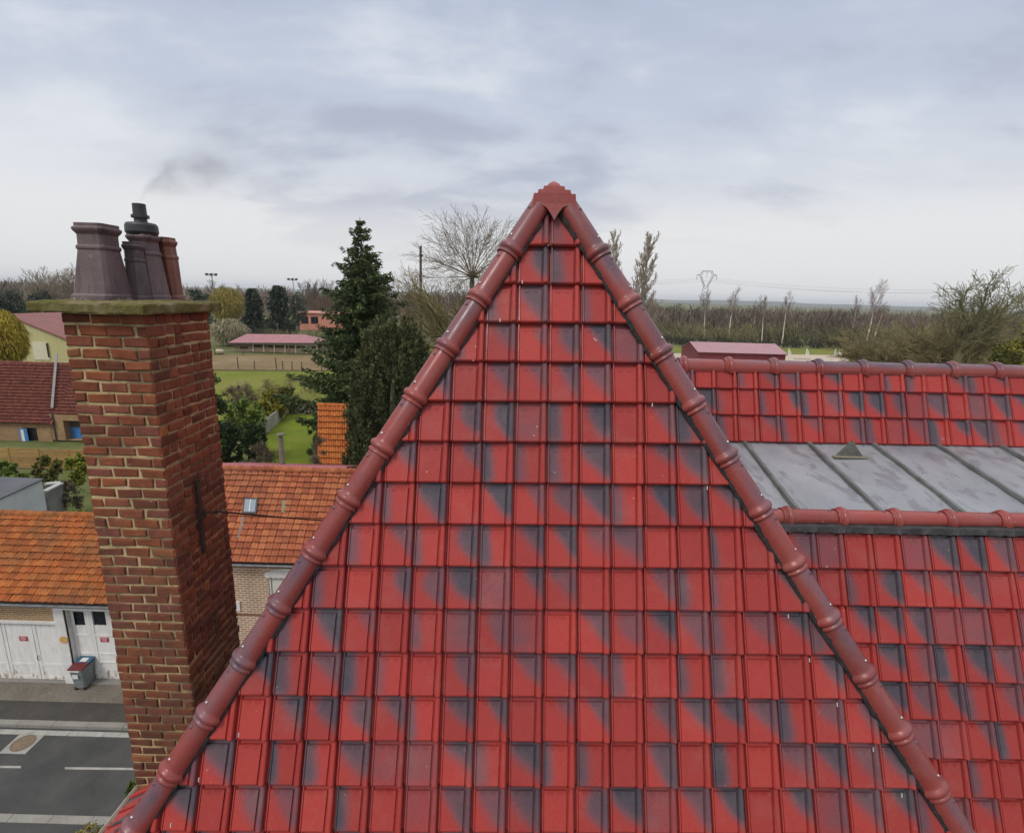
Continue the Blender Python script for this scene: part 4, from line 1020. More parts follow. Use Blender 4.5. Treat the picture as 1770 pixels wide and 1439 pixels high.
for i, (P, Q) in enumerate(((W1, W2), (W2, W3))):
    d = (Q-P); s_ = d.cross(V3((0,0,1))).normalized(); mb.prism([P-s_*.06+V3((0,0,.004+.002*i)), Q-s_*.06+V3((0,0,.004+.002*i)), Q+s_*.22+V3((0,0,.004+.002*i)), P+s_*.22+V3((0,0,.004+.002*i))], V3((0,0,.08)))
mb.build('coping', M('pale_coping', (.42,.42,.40), (.36,.36,.35), 3, .8), lw)
# red roofed house with blue shutters and door
rh = thing('red_roof_house', 'brown brick house with dull red tiled roof, blue door and white blue-edged shutter', 'house', (-40, 41, 0))
YR = 41.0; m_tan = brickmat('tan_brick', (.30,.175,.085), (.37,.22,.11), (.36,.29,.19), .22, .075, .012)
ez = fxz(40, 729, YR)[1]; ez2 = fxz(110, 716, YR)[1]; xs_ = fxz(86, 729, YR)[0]; xl, xr = -62., fxz(175, 729, YR)[0]
wa, wb_ = fxz(52, 739, YR), fxz(69, 775, YR); da, db = fxz(110, 737, YR+.6), fxz(141, 778, YR)
mb = MB(); wall_with_holes(mb, xl, xs_, 0, ez, YR, [(wa[0]-.7, wb_[0], wb_[1], wa[1])], .18); mb.build('wall', m_tan, rh)
mb = MB(); wall_with_holes(mb, xs_, xr, 0, ez2, YR+.02, [(fxz(110,737,YR)[0], fxz(143,737,YR)[0], 0.02, fxz(120,727,YR)[1])], .7); mb.build('wall', m_tan, rh)
mb = MB(); mb.box(wa[0]-.75, wb_[0]+.05, YR+.16, YR+.2, wb_[1]-.05, wa[1]+.05); wn = mb.build('window', m_darkglass, rh)
m_blue = M('blue_paint', (.05,.20,.50), (.045,.17,.42), 3, .5)
sa, sb = fxz(33, 740, YR-.05), fxz(51, 776, YR-.05)
mb = MB(); mb.box(sa[0], sb[0], YR-.09, YR-.03, sb[1], sa[1]); sh = mb.build('shutter', m_wpaint, rh)
mb = MB(); fw = .09
mb.box(sa[0]-.03, sa[0]+fw, YR-.10, YR-.091, sb[1], sa[1]); mb.box(sb[0]-fw-.09, sb[0]+.12, YR-.10, YR-.0905, sb[1], sa[1]); mb.box(sa[0]+fw+.001, sb[0]-fw-.1, YR-.10, YR-.0907, sb[1]+.5, sb[1]+.58); mb.box(sa[0]+fw+.001, sb[0]-fw-.1, YR-.10, YR-.0907, sa[1]-.08, sa[1]); mb.build('shutter_edge', m_blue, sh)
mb = MB(); mb.box(fxz(110,737,YR)[0]+.02, fxz(146,737,YR)[0], YR+.62, YR+.70, .02, fxz(120,738,YR+.6)[1]); dr_ = mb.build('door', m_blue, rh)
mb = MB(); hx, hz = fxz(134,763,YR+.6); mb.box(hx-.04, hx+.04, YR+.56, YR+.618, hz-.12, hz+.12); mb.build('handle', MT_BLACK, dr_)
mb = MB(); mb.box(xs_, xr, YR+.60, YR+.612, fxz(120,738,YR+.6)[1]+.01, ez2-.02); mb.build('porch_shadow_board', MT_DARKWOOD, rh)
thr = math.radians(45); vr = V3((0,math.cos(thr),math.sin(thr))); nr_ = ru.cross(vr)
E3 = V3((-52., YR-.35, ez-.02)); T3 = onplane(40, 627, E3, nr_); L3 = (T3-E3).dot(vr); x2 = fxz(84, 729, YR-.35)[0]
mb = MB(); pantile(mb, E3, ru, vr, nr_, .27, L3/19, int((x2-E3.x)/.27), 19, amp=.10, lift=.11); mb.build('roof', m_redclay, rh)
E4 = V3((x2+.15, YR-.35+.4, ez2-.02)); T4 = onplane(110, 609, E4, nr_); L4 = (T4-E4).dot(vr)
mb = MB(); pantile(mb, E4, ru, vr, nr_, .27, L4/19, int((xr-E4.x)/.27), 19, amp=.10, lift=.11); mb.build('roof', m_redclay, rh)
mb = MB(); v0, v1 = onplane(89,706,E4,nr_), onplane(97,612,E4,nr_); mb.obox(v0+nr_*.07, v1-v0, ru*.22, nr_*.05); mb.build('valley_strip', M('pale_lead', (.22,.20,.19), (.17,.15,.14), 3, .6), rh)
mb = MB(); mb.quad(V3((xl,E3.y,E3.z)), V3((x2+.2,E3.y,E3.z)), V3((x2+.2,T3.y,T3.z))-nr_*.03, V3((xl,T3.y,T3.z))-nr_*.03)
mb.quad((xr,T4.y,T4.z),(E4.x,T4.y,T4.z),(E4.x,T4.y+5,T4.z-5),(xr,T4.y+5,T4.z-5)); mb.quad((x2+.2,T3.y,T3.z),(xl,T3.y,T3.z),(xl,T3.y+5,T3.z-5),(x2+.2,T3.y+5,T3.z-5)); mb.build('roof_back', m_redclay, rh)
ridge_row(rh, V3((E3.x,T3.y,T3.z)), V3((x2,T3.y,T3.z)), .45, .13, m_redclay)
yb_ = T4.y+4.4; zb_ = T4.z-4.4
mb = MB(); mb.add([(xr-.1,YR+.02,0),(xr-.1,yb_,0),(xr-.1,yb_,zb_),(xr-.1,T4.y,T4.z-.08),(xr-.1,YR+.02,ez2)], [(0,1,2,3,4)], .5, None, [[(0,0),(9,0),(9,zb_),(4.5,T4.z),(0,ez2)]])
uvquad(mb, (xr-.1,yb_,0), (xl,yb_,0), (xl,yb_,zb_), (xr-.1,yb_,zb_)); mb.build('wall', m_tan, rh)
mb = MB(); p = fxz(92, 730, YR-.05); mb.tube([(p[0],YR-.06,0),(p[0],YR-.06,ez2)], [.05,.05], 8); mb.build('downpipe', MT_DARKWOOD, rh)
# timber fence
tf = thing('timber_fence', 'yellowish horizontal board fence in front of the red roofed house', 'fence', (-34, 35.5, 0))
m_board = M('larch_boards', (.36,.22,.07), (.28,.17,.06), 2.5, .8, .3, sc=(1,1,8), tint=.2)
fp0, fp1 = gnd(-60, 811), gnd(175, 813); fy = fp1.y
nbay = 9; bx0, bx1 = -46., fp1.x
for i in range(nbay):
    a = bx0+(bx1-bx0)*i/nbay; b = bx0+(bx1-bx0)*(i+1)/nbay; mb = MB(); h = 1.42-.03*(i % 2)
    for k in range(9): mb.box(a+.05, b-.05, fy-.02, fy+.02, .06+k*h/9, .06+(k+.94)*h/9, R.random())
    mb.build('panel', m_board, tf); mb = MB(); mb.box(a-.05, a+.05, fy-.05, fy+.05, 0, h+.1); mb.build('post', m_board, tf)
# yellow hall with red sheet roof
yh = thing('yellow_hall', 'pale yellow sheet clad hall with low red roof far behind the red roofed house', 'hall', (-70, 78, 0))
YH = 76.; p1, p2 = atY(18, 546, YH), atY(124, 589, YH); dd = V3((1.5, 20, 0)); p0_ = V3((2*p1.x-p2.x, YH, p2.z))
m_yclad = M('yellow_cladding', (.50,.45,.22), (.44,.40,.19), .8, .6, .4, sc=(6,6,.1))
mb = MB(); mb.add([p0_, p1, p2, V3((p2.x,YH,0)), V3((p0_.x,YH,0))], [(4,3,2,1,0)]); mb.quad(V3((p2.x,YH,0)), p2+dd-V3((0,0,p2.z)), p2+dd, p2); mb.build('wall', m_yclad, yh)
m_rsheet = M('red_sheet', (.24,.085,.07), (.20,.072,.06), 1.2, .55, .2)
mb = MB(); o_ = V3((-.4,-.4,.1)); mb.prism([p1+o_, p2+(p2-p1)*.04+o_, p2+(p2-p1)*.04+dd, p1+dd+V3((0,0,.1))], V3((0,0,.22))); mb.prism([p1+o_, p0_+o_, p0_+dd, p1+dd+V3((0,0,.101))], V3((0,0,.22))); rf = mb.build('roof', m_rsheet, yh)
mb = MB(); q = [p1.lerp(p2, .45), p1.lerp(p2, .72)]; up_ = V3((0,0,.36)); mb.prism([q[0]+dd*.35+up_, q[1]+dd*.35+up_, q[1]+dd*.98+up_, q[0]+dd*.98+up_], V3((0,0,.04))); mb.build('rooflight', M('pale_rooflight', (.58,.55,.47), (.52,.5,.43), 2, .5), rf)
wp0, wp1 = fxz(55, 590, YH-.05), fxz(87, 622, YH-.05); mb = MB(); mb.box(wp0[0], wp1[0], YH-.10, YH-.02, wp1[1], wp0[1]); mb.build('sliding_door', M('cream_door', (.62,.58,.42), (.57,.53,.39), 1, .6), yh)
dp0, dp1 = fxz(80, 593, YH-.1), fxz(86, 617, YH-.1); mb = MB(); mb.box(dp0[0], dp1[0], YH-.2, YH-.11, dp1[1], dp0[1]); mb.build('door', m_darkglass, yh)
for px in (75, 88):
    q = atY(px, 545, YH+20); mb = MB(); mb.tube([q-V3((0,0,.8)), q+V3((0,0,.5))], [.22,.22], 8); mb.build('roof_vent', m_wpaint, yh)
# stable with pink roof
st_ = thing('pink_roof_stable', 'long timber stable with faded pink hipped sheet roof beyond the paddock', 'stable', (-46, 106, 0))
YS = 106.; ea, eb = atY(394, 592, YS), atY(552, 592.5, YS); rz = atY(470, 577.5, YS+3.5).z
ra, rb_ = atY(426, 577, YS+3.5), atY(527, 578, YS+3.5); ed = V3((0, 7, 0))
m_pink = M('faded_pink_sheet', (.34,.15,.16), (.28,.12,.135), .5, .55, .3, sc=(6,1,1))
mb = MB(); mb.add([ea, eb, eb+ed, ea+ed, ra, rb_], [(0,1,5,4),(1,2,5),(2,3,4,5),(3,0,4)]); mb.build('roof', m_pink, st_)
mb = MB(); mb.prism([ea-V3((0,.02,.02)), eb-V3((0,.02,.02)), eb+ed-V3((0,0,.02)), ea+ed-V3((0,0,.02))], V3((0,0,-.22))); mb.build('fascia', MT_DARKWOOD, st_)
m_wood = M('grey_timber', (.26,.19,.12), (.20,.14,.09), 1.5, .85, .3, sc=(1,1,6))
mb = MB(); x0_, x1_ = ea.x+1.0, eb.x-.6; ys = YS+.8; zt_ = ea.z-.25
mb.box(x0_, x0_+3.6, ys, ys+5, 0, zt_); mb.box(x0_+3.605, x1_, ys+2.5, ys+5, 0, zt_); mb.box(x0_+3.61, x1_, ys+.02, ys+.10, 0, 1.05); mb.build('wall', m_wood, st_)
mb = MB(); mb.box(x0_+1, x0_+2.6, ys-.03, ys-.002, zt_-1.1, zt_-.55); mb.build('slot_window', m_darkglass, st_)
for k in range(7):
    x = x0_+3.7+(x1_-x0_-3.9)*k/6; mb = MB(); mb.box(x-.12, x+.12, ys-.15, ys+.0, 0, zt_); mb.build('post', M('pale_post', (.50,.44,.33), (.44,.38,.28), 2, .8) if k == 0 else bpy.data.materials['pale_post'], st_)
mb = MB(); mb.box(x0_+3.7, x1_, ys-.13, ys-.02, 1.55, 1.9) ; mb.build('rail', bpy.data.materials['pale_post'], st_)
# coral flat roofed building
cb_ = thing('coral_building', 'coral pink flat roofed building with dark windows left of the spruce', 'building', (-62, 180, 0))
YC = 175.; c0, c1 = atY(516, 541, YC), atY(640, 541, YC+5); mcor = M('coral_render', (.56,.24,.17), (.50,.21,.15), .4, .8)
cz0 = fxz(516, 566.5, YC)[1]
mb = MB(); mb.box(c0.x, c1.x, YC, YC+14, -.3, c0.z); mb.build('wall', mcor, cb_)
mb = MB(); mb.box(c0.x-.4, c1.x+.4, YC-.5, YC+14.4, c0.z+.004, c0.z+.45); mb.build('roof', M('coral_fascia', (.60,.30,.22), (.55,.27,.2), .5, .7), cb_)
for px in (524, 531, 541, 548):
    w0, w1 = fxz(px-3.6, 547, YC), fxz(px+(3.6 if px in (524,541) else 2), 559, YC); mb = MB(); mb.box(w0[0], w1[0], YC-.12, YC-.01, w1[1], w0[1]); mb.build('window', m_darkglass, cb_)
# floodlight masts
def mast(pxb, pxt, pyt, Yb, label):
    b_, t_ = atY(pxb, 512, Yb), atY(pxt, pyt, Yb); o = thing('floodlight_mast', label, 'floodlight', (b_.x, Yb, 0))
    mb = MB(); mb.tube([(b_.x,Yb,0),(t_.x,Yb,t_.z)], [.24,.15], 8); mb.build('pole', M('galvanised_pole', (.42,.42,.42), (.36,.36,.36), 1, .5, metal=.3) if 'galvanised_pole' not in bpy.data.materials else bpy.data.materials['galvanised_pole'], o)
    mb = MB(); mb.box(t_.x-1.5, t_.x+1.5, Yb-.08, Yb+.08, t_.z-.1, t_.z+.06); mb.build('crossbar', bpy.data.materials['galvanised_pole'], o)
    for k in (-1, 0, 1):
        mb = MB(); mb.obox((t_.x+k*1.25-.38, Yb-.5, t_.z+.10-.1), (.76,0,0), (0,.6,.25), (0,-.1,.38)); mb.build('lamp', MT_DARKWOOD, o, bevel=.04)
mast(369, 366, 476, 150., 'tall floodlight mast above the yellow willow right of the chimney')
mast(513.5, 506, 484, 172., 'slim floodlight mast left of the coral building')
# paddock fence
pts_ = [(352,636),(412,637),(440,637.5),(478,638),(489,638),(505,638.5),(522,639),(556,640),(590,640)]
pf = thing('paddock_fence', 'wire and post fence between green pasture and brown paddock', 'fence', (-38, 83, 0)); prev = None; m_post = M('weathered_post', (.10,.08,.055), (.14,.11,.08), 5, .9)
wir = MB()
for i, (px, py) in enumerate(pts_):
    p = gnd(px, py); hgt_ = 1.9 if i in (1, 3) else 1.35; mb = MB(); mb.tube([p-V3((0,0,.1)), p+V3((R.uniform(-.05,.05),0,hgt_))], [.11,.09], 7); mb.build('post', m_post, pf)
    if prev is not None:
        for z in (.45,.8,1.15): wir.tube([prev+V3((0,0,z)), p+V3((0,0,z-.02))], [.018,.018], 3, False)
    prev = p
wir.build('wire', m_post, pf)
p2f = thing('rail_fence', 'dark rail fence along the far side of the paddock before the stable', 'fence', (-45, 101, 0)); prev = None; wir = MB()
for i, px in enumerate((330, 372, 420, 463, 500, 532, 560)):
    p = gnd(px, 613); mb = MB(); mb.box(p.x-.09, p.x+.09, p.y-.09, p.y+.09, 0, 1.75 if i > 2 else 1.3); mb.build('post', m_post, p2f)
    if prev is not None:
        for z in (.6, 1.15): wir.tube([prev+V3((0,0,z)), p+V3((0,0,z))], [.05,.05], 4, False)
    prev = p
wir.build('rail', m_post, p2f)
p = gnd(379, 611); mb = MB(); mb.lathe((0,0,0), [(.05,0),(.62,.05),(.70,.35),(.6,.7),(.3,.92),(.05,.95)], 14)
mb.v = [(p.x+x*1.5+R.gauss(0,.04), p.y+y+R.gauss(0,.04), z+R.gauss(0,.03)) for x, y, z in mb.v]
tag(mb.build('straw_heap', M('pale_straw', (.50,.42,.28), (.40,.33,.2), 4, .9), smooth=True, loc=p), 'pale straw heap at the corner of the brown paddock right of the chimney', 'straw heap')
# concrete panel fence and low stone wall round the lawn
cf = thing('concrete_fence', 'pale upright concrete plank fence along the left side of the lawn', 'fence', (-21, 48, 0))
q0, q1 = gnd(456, 752), gnd(497, 713.5); n_ = 17
mcp = M('pale_concrete', (.42,.40,.36), (.33,.31,.27), 2, .9, .3, tint=.12)
for i in range(n_):
    a, b = q0.lerp(q1, i/n_), q0.lerp(q1, (i+.86)/n_); mb = MB(); mb.obox(a+V3((0,0,-.05)), b-a, V3((.08,.02,0)), V3((0,0,1.30+R.uniform(-.06,.06))), R.random()); mb.build('plank', mcp, cf)
sw_ = MB(); q2 = gnd(552, 718); rr_ = 0
for z in range(4):
    t_ = 0
    while t_ < 1:
        L = R.uniform(.04,.08); a, b = q1.lerp(q2, t_), q1.lerp(q2, min(1, t_+L*.94)); sw_.obox(a+V3((.15,-.1*R.random(),z*.26)), b-a, V3((0,.35,0)), V3((0,0,.245)), R.random()); t_ += L
tag(sw_.build('stone_wall', M('rubble_stone', (.17,.14,.10), (.24,.20,.15), 1.2, .95, .5, tint=.35), loc=q1), 'low rubble stone wall at the far end of the lawn', 'wall')

# ================================================================== VEGETATION
def rvec():
    while True:
        v = V3((R.uniform(-1,1), R.uniform(-1,1), R.uniform(-1,1)))
        if .05 < v.length < 1: return v.normalized()
def leafcloud(mb, c, rad, n, size, clumps=30, shell=.55, up=.0, tint=(0,1), aspect=1.6, clump_r=.22):
    """small leaf faces gathered in clumps spread through an ellipsoid"""
    c = V3(c); cl = []
    for _ in range(clumps):
        d = rvec(); k = R.uniform(shell, 1.0)**.7; cl.append((c + V3((d.x*rad[0], d.y*rad[1], d.z*rad[2]))*k*.92, R.uniform(*tint), R.uniform(.6, 1.3)))
    rm = sum(rad)/3
    for _ in range(n):
        q, t, s_ = R.choice(cl)
        p = q + rvec()*(R.random()**.5)*rm*clump_r*s_
        a = rvec(); a = (a + V3((0,0,up))).normalized(); b = a.cross(rvec()).normalized(); L = size*R.uniform(.6,1.4)
        mb.add([p - b*L*.5/aspect, p + b*L*.5/aspect, p + a*L*.62 + b*L*.1], [(0,1,2)], max(0, min(1, t + R.uniform(-.22,.22))))
def conecloud(mb, base, H, r, n, size, prof=None, droop=.3, tint=(0,1), layers=14, per=8):
    base = V3(base); prof = prof or (lambda t: 1-t)
    for l in range(layers):
        t = (l+R.uniform(.2,.8))/layers; rr = r*prof(t)
        for k in range(per):
            a = 2*PI*(k+R.random())/per; L = rr*R.uniform(.65,1.15); tt = R.uniform(*tint)
            for _ in range(int(n/(layers*per))+1):
                u = R.random()**.6; q = base + V3((math.cos(a)*L*u, math.sin(a)*L*u, H*t - droop*L*u + .12*L*u*u)) + rvec()*size*.9
                d = (V3((math.cos(a), math.sin(a), -.2)) + rvec()*.9).normalized(); b = d.cross(rvec()).normalized(); S = size*R.uniform(.6,1.3)
                mb.add([q-b*S*.35, q+b*S*.35, q+d*S], [(0,1,2)], max(0, min(1, tt*.7 + .35*u*R.random() + R.uniform(-.1,.1))))
def rot_about(d, ang, az):
    ref = V3((0,0,1)) if abs(d.z) < .9 else V3((1,0,0)); a = d.cross(ref).normalized(); b = d.cross(a)
    return (d*math.cos(ang) + (a*math.cos(az) + b*math.sin(az))*math.sin(ang)).normalized()
def grow(mbs, p, d, L, r, lev, P):
    """recursive bare branch; P: dict of per-level lists"""
    last = lev == P['levels']-1
    ns = 2 if last else 4; pts, rad = [p], [r]; q = p; dd = d
    for i in range(ns):
        dd = (dd + rvec()*P['wob'][lev] + V3((0,0,P['up'][lev]))*(L/ns)*.5/max(.2, L/ns)).normalized(); q = q + dd*(L/ns)
        pts.append(q); rad.append(max(P['rmin'], r*(1-(i+1)/ns*(1-P['tip'][lev]))))
    mbs[0 if lev == 0 else 1].tube(pts, rad, (7, 5, 3, 3, 3)[lev], caps=False, tint=R.random())
    if last: return
    n = P['n'][lev]
    for k in range(n):
        t = P['start'][lev] + (1-P['start'][lev])*((k+R.random())/n); f = t*ns; i = min(int(f), ns-1); pos = pts[i].lerp(pts[i+1], f-i)
        loc = (pts[i+1]-pts[i]).normalized(); rr = rad[i]*(1-(f-i)) + rad[i+1]*(f-i)
        nd = rot_about(loc, P['ang'][lev]*R.uniform(.7,1.25), 2*PI*(k*.382+R.random()*.3))
        grow(mbs, pos, nd, L*P['ratio'][lev]*R.uniform(.7,1.15)*(1-P.get('taper',.35)*(t-P['start'][lev])), max(P['rmin'], rr*P['rr'][lev]), lev+1, P)
def bare_tree(loc, H, P, label, cat, mat_t, mat_c, group=None, name='bare_tree', lean=None, sc_=(1,1)):
    loc = V3(loc); t = thing(name, label, cat, loc, group); mbs = (MB(), MB())
    grow(mbs, loc - V3((0,0,.1)), (lean or V3((0,0,1))).normalized(), H*P['hfrac'], H*P['r'], 0, P)
    if sc_ != (1,1):
        for m_ in mbs: m_.v = [(loc.x+(x-loc.x)*sc_[0], loc.y+(y-loc.y)*sc_[0], loc.z+(z-loc.z)*sc_[1]) for x,y,z in m_.v]
    # bring the finished height to H
    top = max(z for m_ in mbs for _,_,z in m_.v); k = H/(top-loc.z)
    for m_ in mbs: m_.v = [(loc.x+(x-loc.x)*k, loc.y+(y-loc.y)*k, loc.z+(z-loc.z)*k) for x,y,z in m_.v]
    mbs[0].build('trunk', mat_t, t); mbs[1].build('crown', mat_c, t); return t
def copy_tree(o, loc, s, rz, label, group=None):
    c = o.copy(); C.objects.link(c); c.location = loc; c.scale = (s[0],s[0],s[1]); c.rotation_euler = (0,0,rz); c['label'] = label
    if group: c['group'] = group
    for ch in o.children:
        d = ch.copy(); C.objects.link(d); d.parent = c
    return c
m_bark = M('grey_brown_bark', (.085,.07,.055), (.13,.11,.085), 3, .9, .5)
m_twig = M('brown_twigs', (.11,.085,.062), (.15,.12,.085), 1.5, .9, tint=.25)
m_olivetwig = M('olive_twigs', (.17,.145,.06), (.23,.19,.085), 1.2, .9, tint=.25)
m_pinktwig = M('reddish_twigs', (.15,.095,.08), (.19,.13,.11), 1.2, .9, tint=.25)
m_paletwig = M('pale_twigs', (.24,.20,.15), (.30,.25,.19), 1.2, .9, tint=.25)
m_mosstwig = M('mossy_twigs', (.125,.12,.05), (.18,.16,.08), 1.2, .9, tint=.25)
m_birch = M('birch_bark', (.66,.60,.54), (.48,.42,.36), 2.2, .8)
def ground_top(px, pyt, Yb): return atY(px, pyt, Yb)
ROUND = dict(levels=5, hfrac=.5, r=.016, n=[24,11,7,4], ang=[.72,.40,.45,.5], ratio=[.62,.52,.48,.5], start=[.86,.18,.2,.2], wob=[.03,.08,.14,.18,.2], up=[.0,.05,.04,.02,.0], tip=[.75,.35,.4,.4,.5], rr=[.42,.5,.55,.6], rmin=.015, taper=.1)
POPLAR = dict(levels=4, hfrac=.9, r=.011, n=[46,9,6], ang=[.36,.26,.32], ratio=[.34,.46,.5], start=[.12,.15,.2], wob=[.03,.06,.12,.15], up=[.02,.30,.16,.06], tip=[.15,.25,.4,.5], rr=[.30,.5,.6], rmin=.02, taper=.75)
OAK = dict(levels=4, hfrac=.42, r=.020, n=[9,8,8], ang=[.80,.62,.62], ratio=[1.0,.50,.45], start=[.5,.25,.2], wob=[.06,.20,.26,.3], up=[.0,.06,.04,.02], tip=[.5,.3,.3,.4], rr=[.5,.5,.55], rmin=.020, taper=.2)
LOOSE = dict(levels=4, hfrac=.8, r=.012, n=[14,7,5], ang=[.62,.5,.5], ratio=[.40,.5,.5], start=[.28,.2,.2], wob=[.05,.12,.2,.2], up=[.0,.14,.06,.0], tip=[.2,.3,.4,.5], rr=[.45,.5,.6], rmin=.028, taper=.45)
BIRCH = dict(levels=4, hfrac=.85, r=.010, n=[13,6,5], ang=[.50,.45,.5], ratio=[.30,.5,.5], start=[.45,.2,.2], wob=[.05,.12,.2,.2], up=[.0,.16,.0,-.08], tip=[.2,.3,.4,.5], rr=[.4,.5,.6], rmin=.022, taper=.4)
BUSHY = dict(levels=4, hfrac=.35, r=.022, n=[16,10,7], ang=[.75,.5,.5], ratio=[1.5,.45,.45], start=[.1,.15,.2], wob=[.06,.14,.2,.25], up=[.0,.06,.03,.0], tip=[.5,.25,.3,.4], rr=[.45,.5,.6], rmin=.014, taper=.2)

# spruce
Ysp = 40.; tip = atY(622, 376, Ysp); sb = V3((tip.x+.35, Ysp, 0))
sp_t = thing('spruce_tree', 'tall dark green spruce with jagged outline left of the red roof', 'tree', sb)
m_spr = Mleaf('spruce_needles', (.018,.036,.011), (.105,.138,.038))
mb = MB(); mb.tube([sb, V3((tip.x,Ysp,tip.z))], [.28,.02], 8); mb.build('trunk', m_bark, sp_t)
mb = MB(); wood = MB(); nl = 38
for l in range(nl):
    t = (l+R.uniform(0,.5))/nl; z = 2.2+(tip.z-2.2)*t; rr = (6.3*(1-t)**.85)*(.88+.22*math.sin(l*2.4))+.04
    for k in range(10 if t < .8 else 7):
        a = 2*PI*(k+R.random()*.9)/(10 if t < .8 else 7); L = rr*R.uniform(.60,1.18); cx_ = sb.x+(tip.x-sb.x)*t; tt = R.uniform(.05,.8); zj = R.uniform(-.45,.35)*min(1, .3+rr/2)
        steps = max(4, int(L/.20))
        for i in range(steps):
            u = (i+.6)/steps; hz_ = z + zj - .30*L*u + .34*L*u*u
            q = V3((cx_+math.cos(a)*L*u, Ysp+math.sin(a)*L*u, hz_)); wd = (.05+.11*min(1, L/1.5))+.30*(1-u)*min(1, L/2)
            for _ in range(11):
                d = (V3((math.cos(a), math.sin(a), .05-.55*R.random())) + rvec()*.75).normalized(); S = R.uniform(.16,.38)*(.55+.45*min(1, rr/1.6))
                b = d.cross(rvec()).normalized(); p_ = q + rvec()*wd
                mb.add([p_-b*S*.26, p_+b*S*.26, p_+d*S], [(0,1,2)], max(0, min(1, tt*.55+.45*u*R.random()+R.uniform(-.1,.1))))
mb.build('needles', m_spr, sp_t)
# dark cypress in front of it
Ycy = 33.; cyb = V3((atY(668, 520, Ycy).x, Ycy, 0)); cyt = atY(690, 548, Ycy)
cy = thing('cypress_tree', 'broad dark olive cypress in front of the spruce, beside the bright orange roof', 'tree', cyb)
m_cyp = Mleaf('cypress_leaves', (.026,.033,.011), (.120,.128,.044))
mb = MB(); Hc2 = cyt.z
for _ in range(700):
    t = R.random()**.85; a = R.uniform(0, 2*PI); z = .3+Hc2*.86*t; rr = 2.75*(1-((t-.28)/.76)**2 if t > .28 else 1)**.5 if t < 1.03 else .1
    rr = max(.25, rr)*R.uniform(.82,1.04); c_ = V3((cyb.x+math.cos(a)*rr+.5*t, Ycy+math.sin(a)*rr, z)); tt = R.uniform(0,.85); hh = R.uniform(.7,1.5)
    for _ in range(44):
        u = R.random(); p_ = c_ + V3((math.cos(a)*.16*u, math.sin(a)*.16*u, hh*u)) + rvec()*(.30*(1-u*.75))
        d = (V3((math.cos(a)*.3, math.sin(a)*.3, 1)) + rvec()*.7).normalized(); b = d.cross(rvec()).normalized(); S = R.uniform(.10,.24)
        mb.add([p_-b*S*.36, p_+b*S*.36, p_+d*S], [(0,1,2)], max(0, min(1, tt*.6+.4*u*R.random()+R.uniform(-.1,.1))))
mb.build('foliage', m_cyp, cy)
mb = MB(); mb.tube([cyb, cyb+V3((.4,0,Hc2*.8))], [.3,.08], 7); mb.build('trunk', m_bark, cy)
# big round-crowned bare tree and neighbours behind the apex
Yb = 52.; hd = atY(816, 478, Yb); bt = thing('bare_tree', 'bare round-crowned tree with fine twigs left of the roof peak', 'tree', (hd.x, Yb, 0))
mb = MB(); mb.tube([(hd.x+.2,Yb,0),(hd.x+.1,Yb,hd.z*.6),hd-V3((0,0,.5)),hd+V3((0,0,.3))], [.34,.26,.25,.20], 8); mb.build('trunk', m_bark, bt)
mbs = (MB(), MB()); RD = dict(levels=4, n=[0,12,7], ang=[.4,.48,.55], ratio=[.5,.40,.5], start=[0,.30,.2], wob=[.05,.09,.12,.16], up=[0,.03,.02,0], tip=[.3,.25,.4,.5], rr=[.5,.5,.6], rmin=.0115, taper=.2)
for k in range(30):
    th_ = math.radians(5+100*((k+.5)/30)**.70); az_ = k*2.39996
    d = V3((math.sin(th_)*math.cos(az_), math.sin(th_)*math.sin(az_), math.cos(th_)))
    L = 1/math.sqrt((d.x**2+d.y**2)/6.4**2 + d.z**2/6.3**2)*R.uniform(.70,.84)
    grow(mbs, hd+d*.2, (d+V3((0,0,.06))).normalized(), L, .052, 1, RD)
mbs[1].build('crown', M('warm_brown_twigs', (.14,.105,.06), (.18,.14,.08), 1.2, .9, tint=.25), bt)
Yw = 47.; wt = atY(790, 445, Yw); wx = atY(785, 520, Yw)
ot = bare_tree((wx.x, Yw, 0), wt.z, dict(BUSHY, r=.03, hfrac=.62, n=[30,12,8], start=[.35,.1,.15], ang=[1.0,.4,.45], ratio=[.55,.5,.45], up=[0,.10,.05,0]), 'dense olive twiggy bare tree behind the left hip ridge', 'tree', m_bark, m_olivetwig, name='bare_tree', sc_=(1.1,1))
mb = MB(); leafcloud(mb, (wx.x, Yw+1, wt.z*.62), (4.2,2.5,4.4), 2600, .5, 60, .2, .8, aspect=9); mb.build('twigs', m_olivetwig, ot)['kind'] = 'stuff'
Yp = 56.; q = atY(712, 470, Yp); bare_tree((atY(705,520,Yp).x, Yp, 0), q.z, dict(LOOSE, rmin=.014, n=[18,8,6]), 'reddish bare tree between the spruce and the telegraph pole', 'tree', m_bark, m_pinktwig)
q = atY(690, 500, 60.); bare_tree((atY(683,520,60.).x, 60., 0), q.z, dict(BUSHY, rmin=.016, hfrac=.5), 'low pinkish bare tree right behind the spruce', 'tree', m_bark, m_pinktwig)
Yt = 50.; p0_, p1_ = atY(727, 560, Yt), atY(727, 425, Yt); o = thing('telegraph_pole', 'dark wooden telegraph pole right of the spruce', 'pole', (p0_.x, Yt, 0))
mb = MB(); mb.tube([(p0_.x,Yt,0),(p1_.x,Yt,p1_.z)], [.17,.11], 8); mb.build('pole', M('tarred_pole', (.065,.05,.035), (.10,.08,.06), 2, .9, .4), o)
mb = MB(); mb.box(p1_.x-.12,p1_.x+.2,Yt-.12,Yt+.12,p1_.z-.9,p1_.z-.75); mb.build('bracket', MT_BLACK, o)
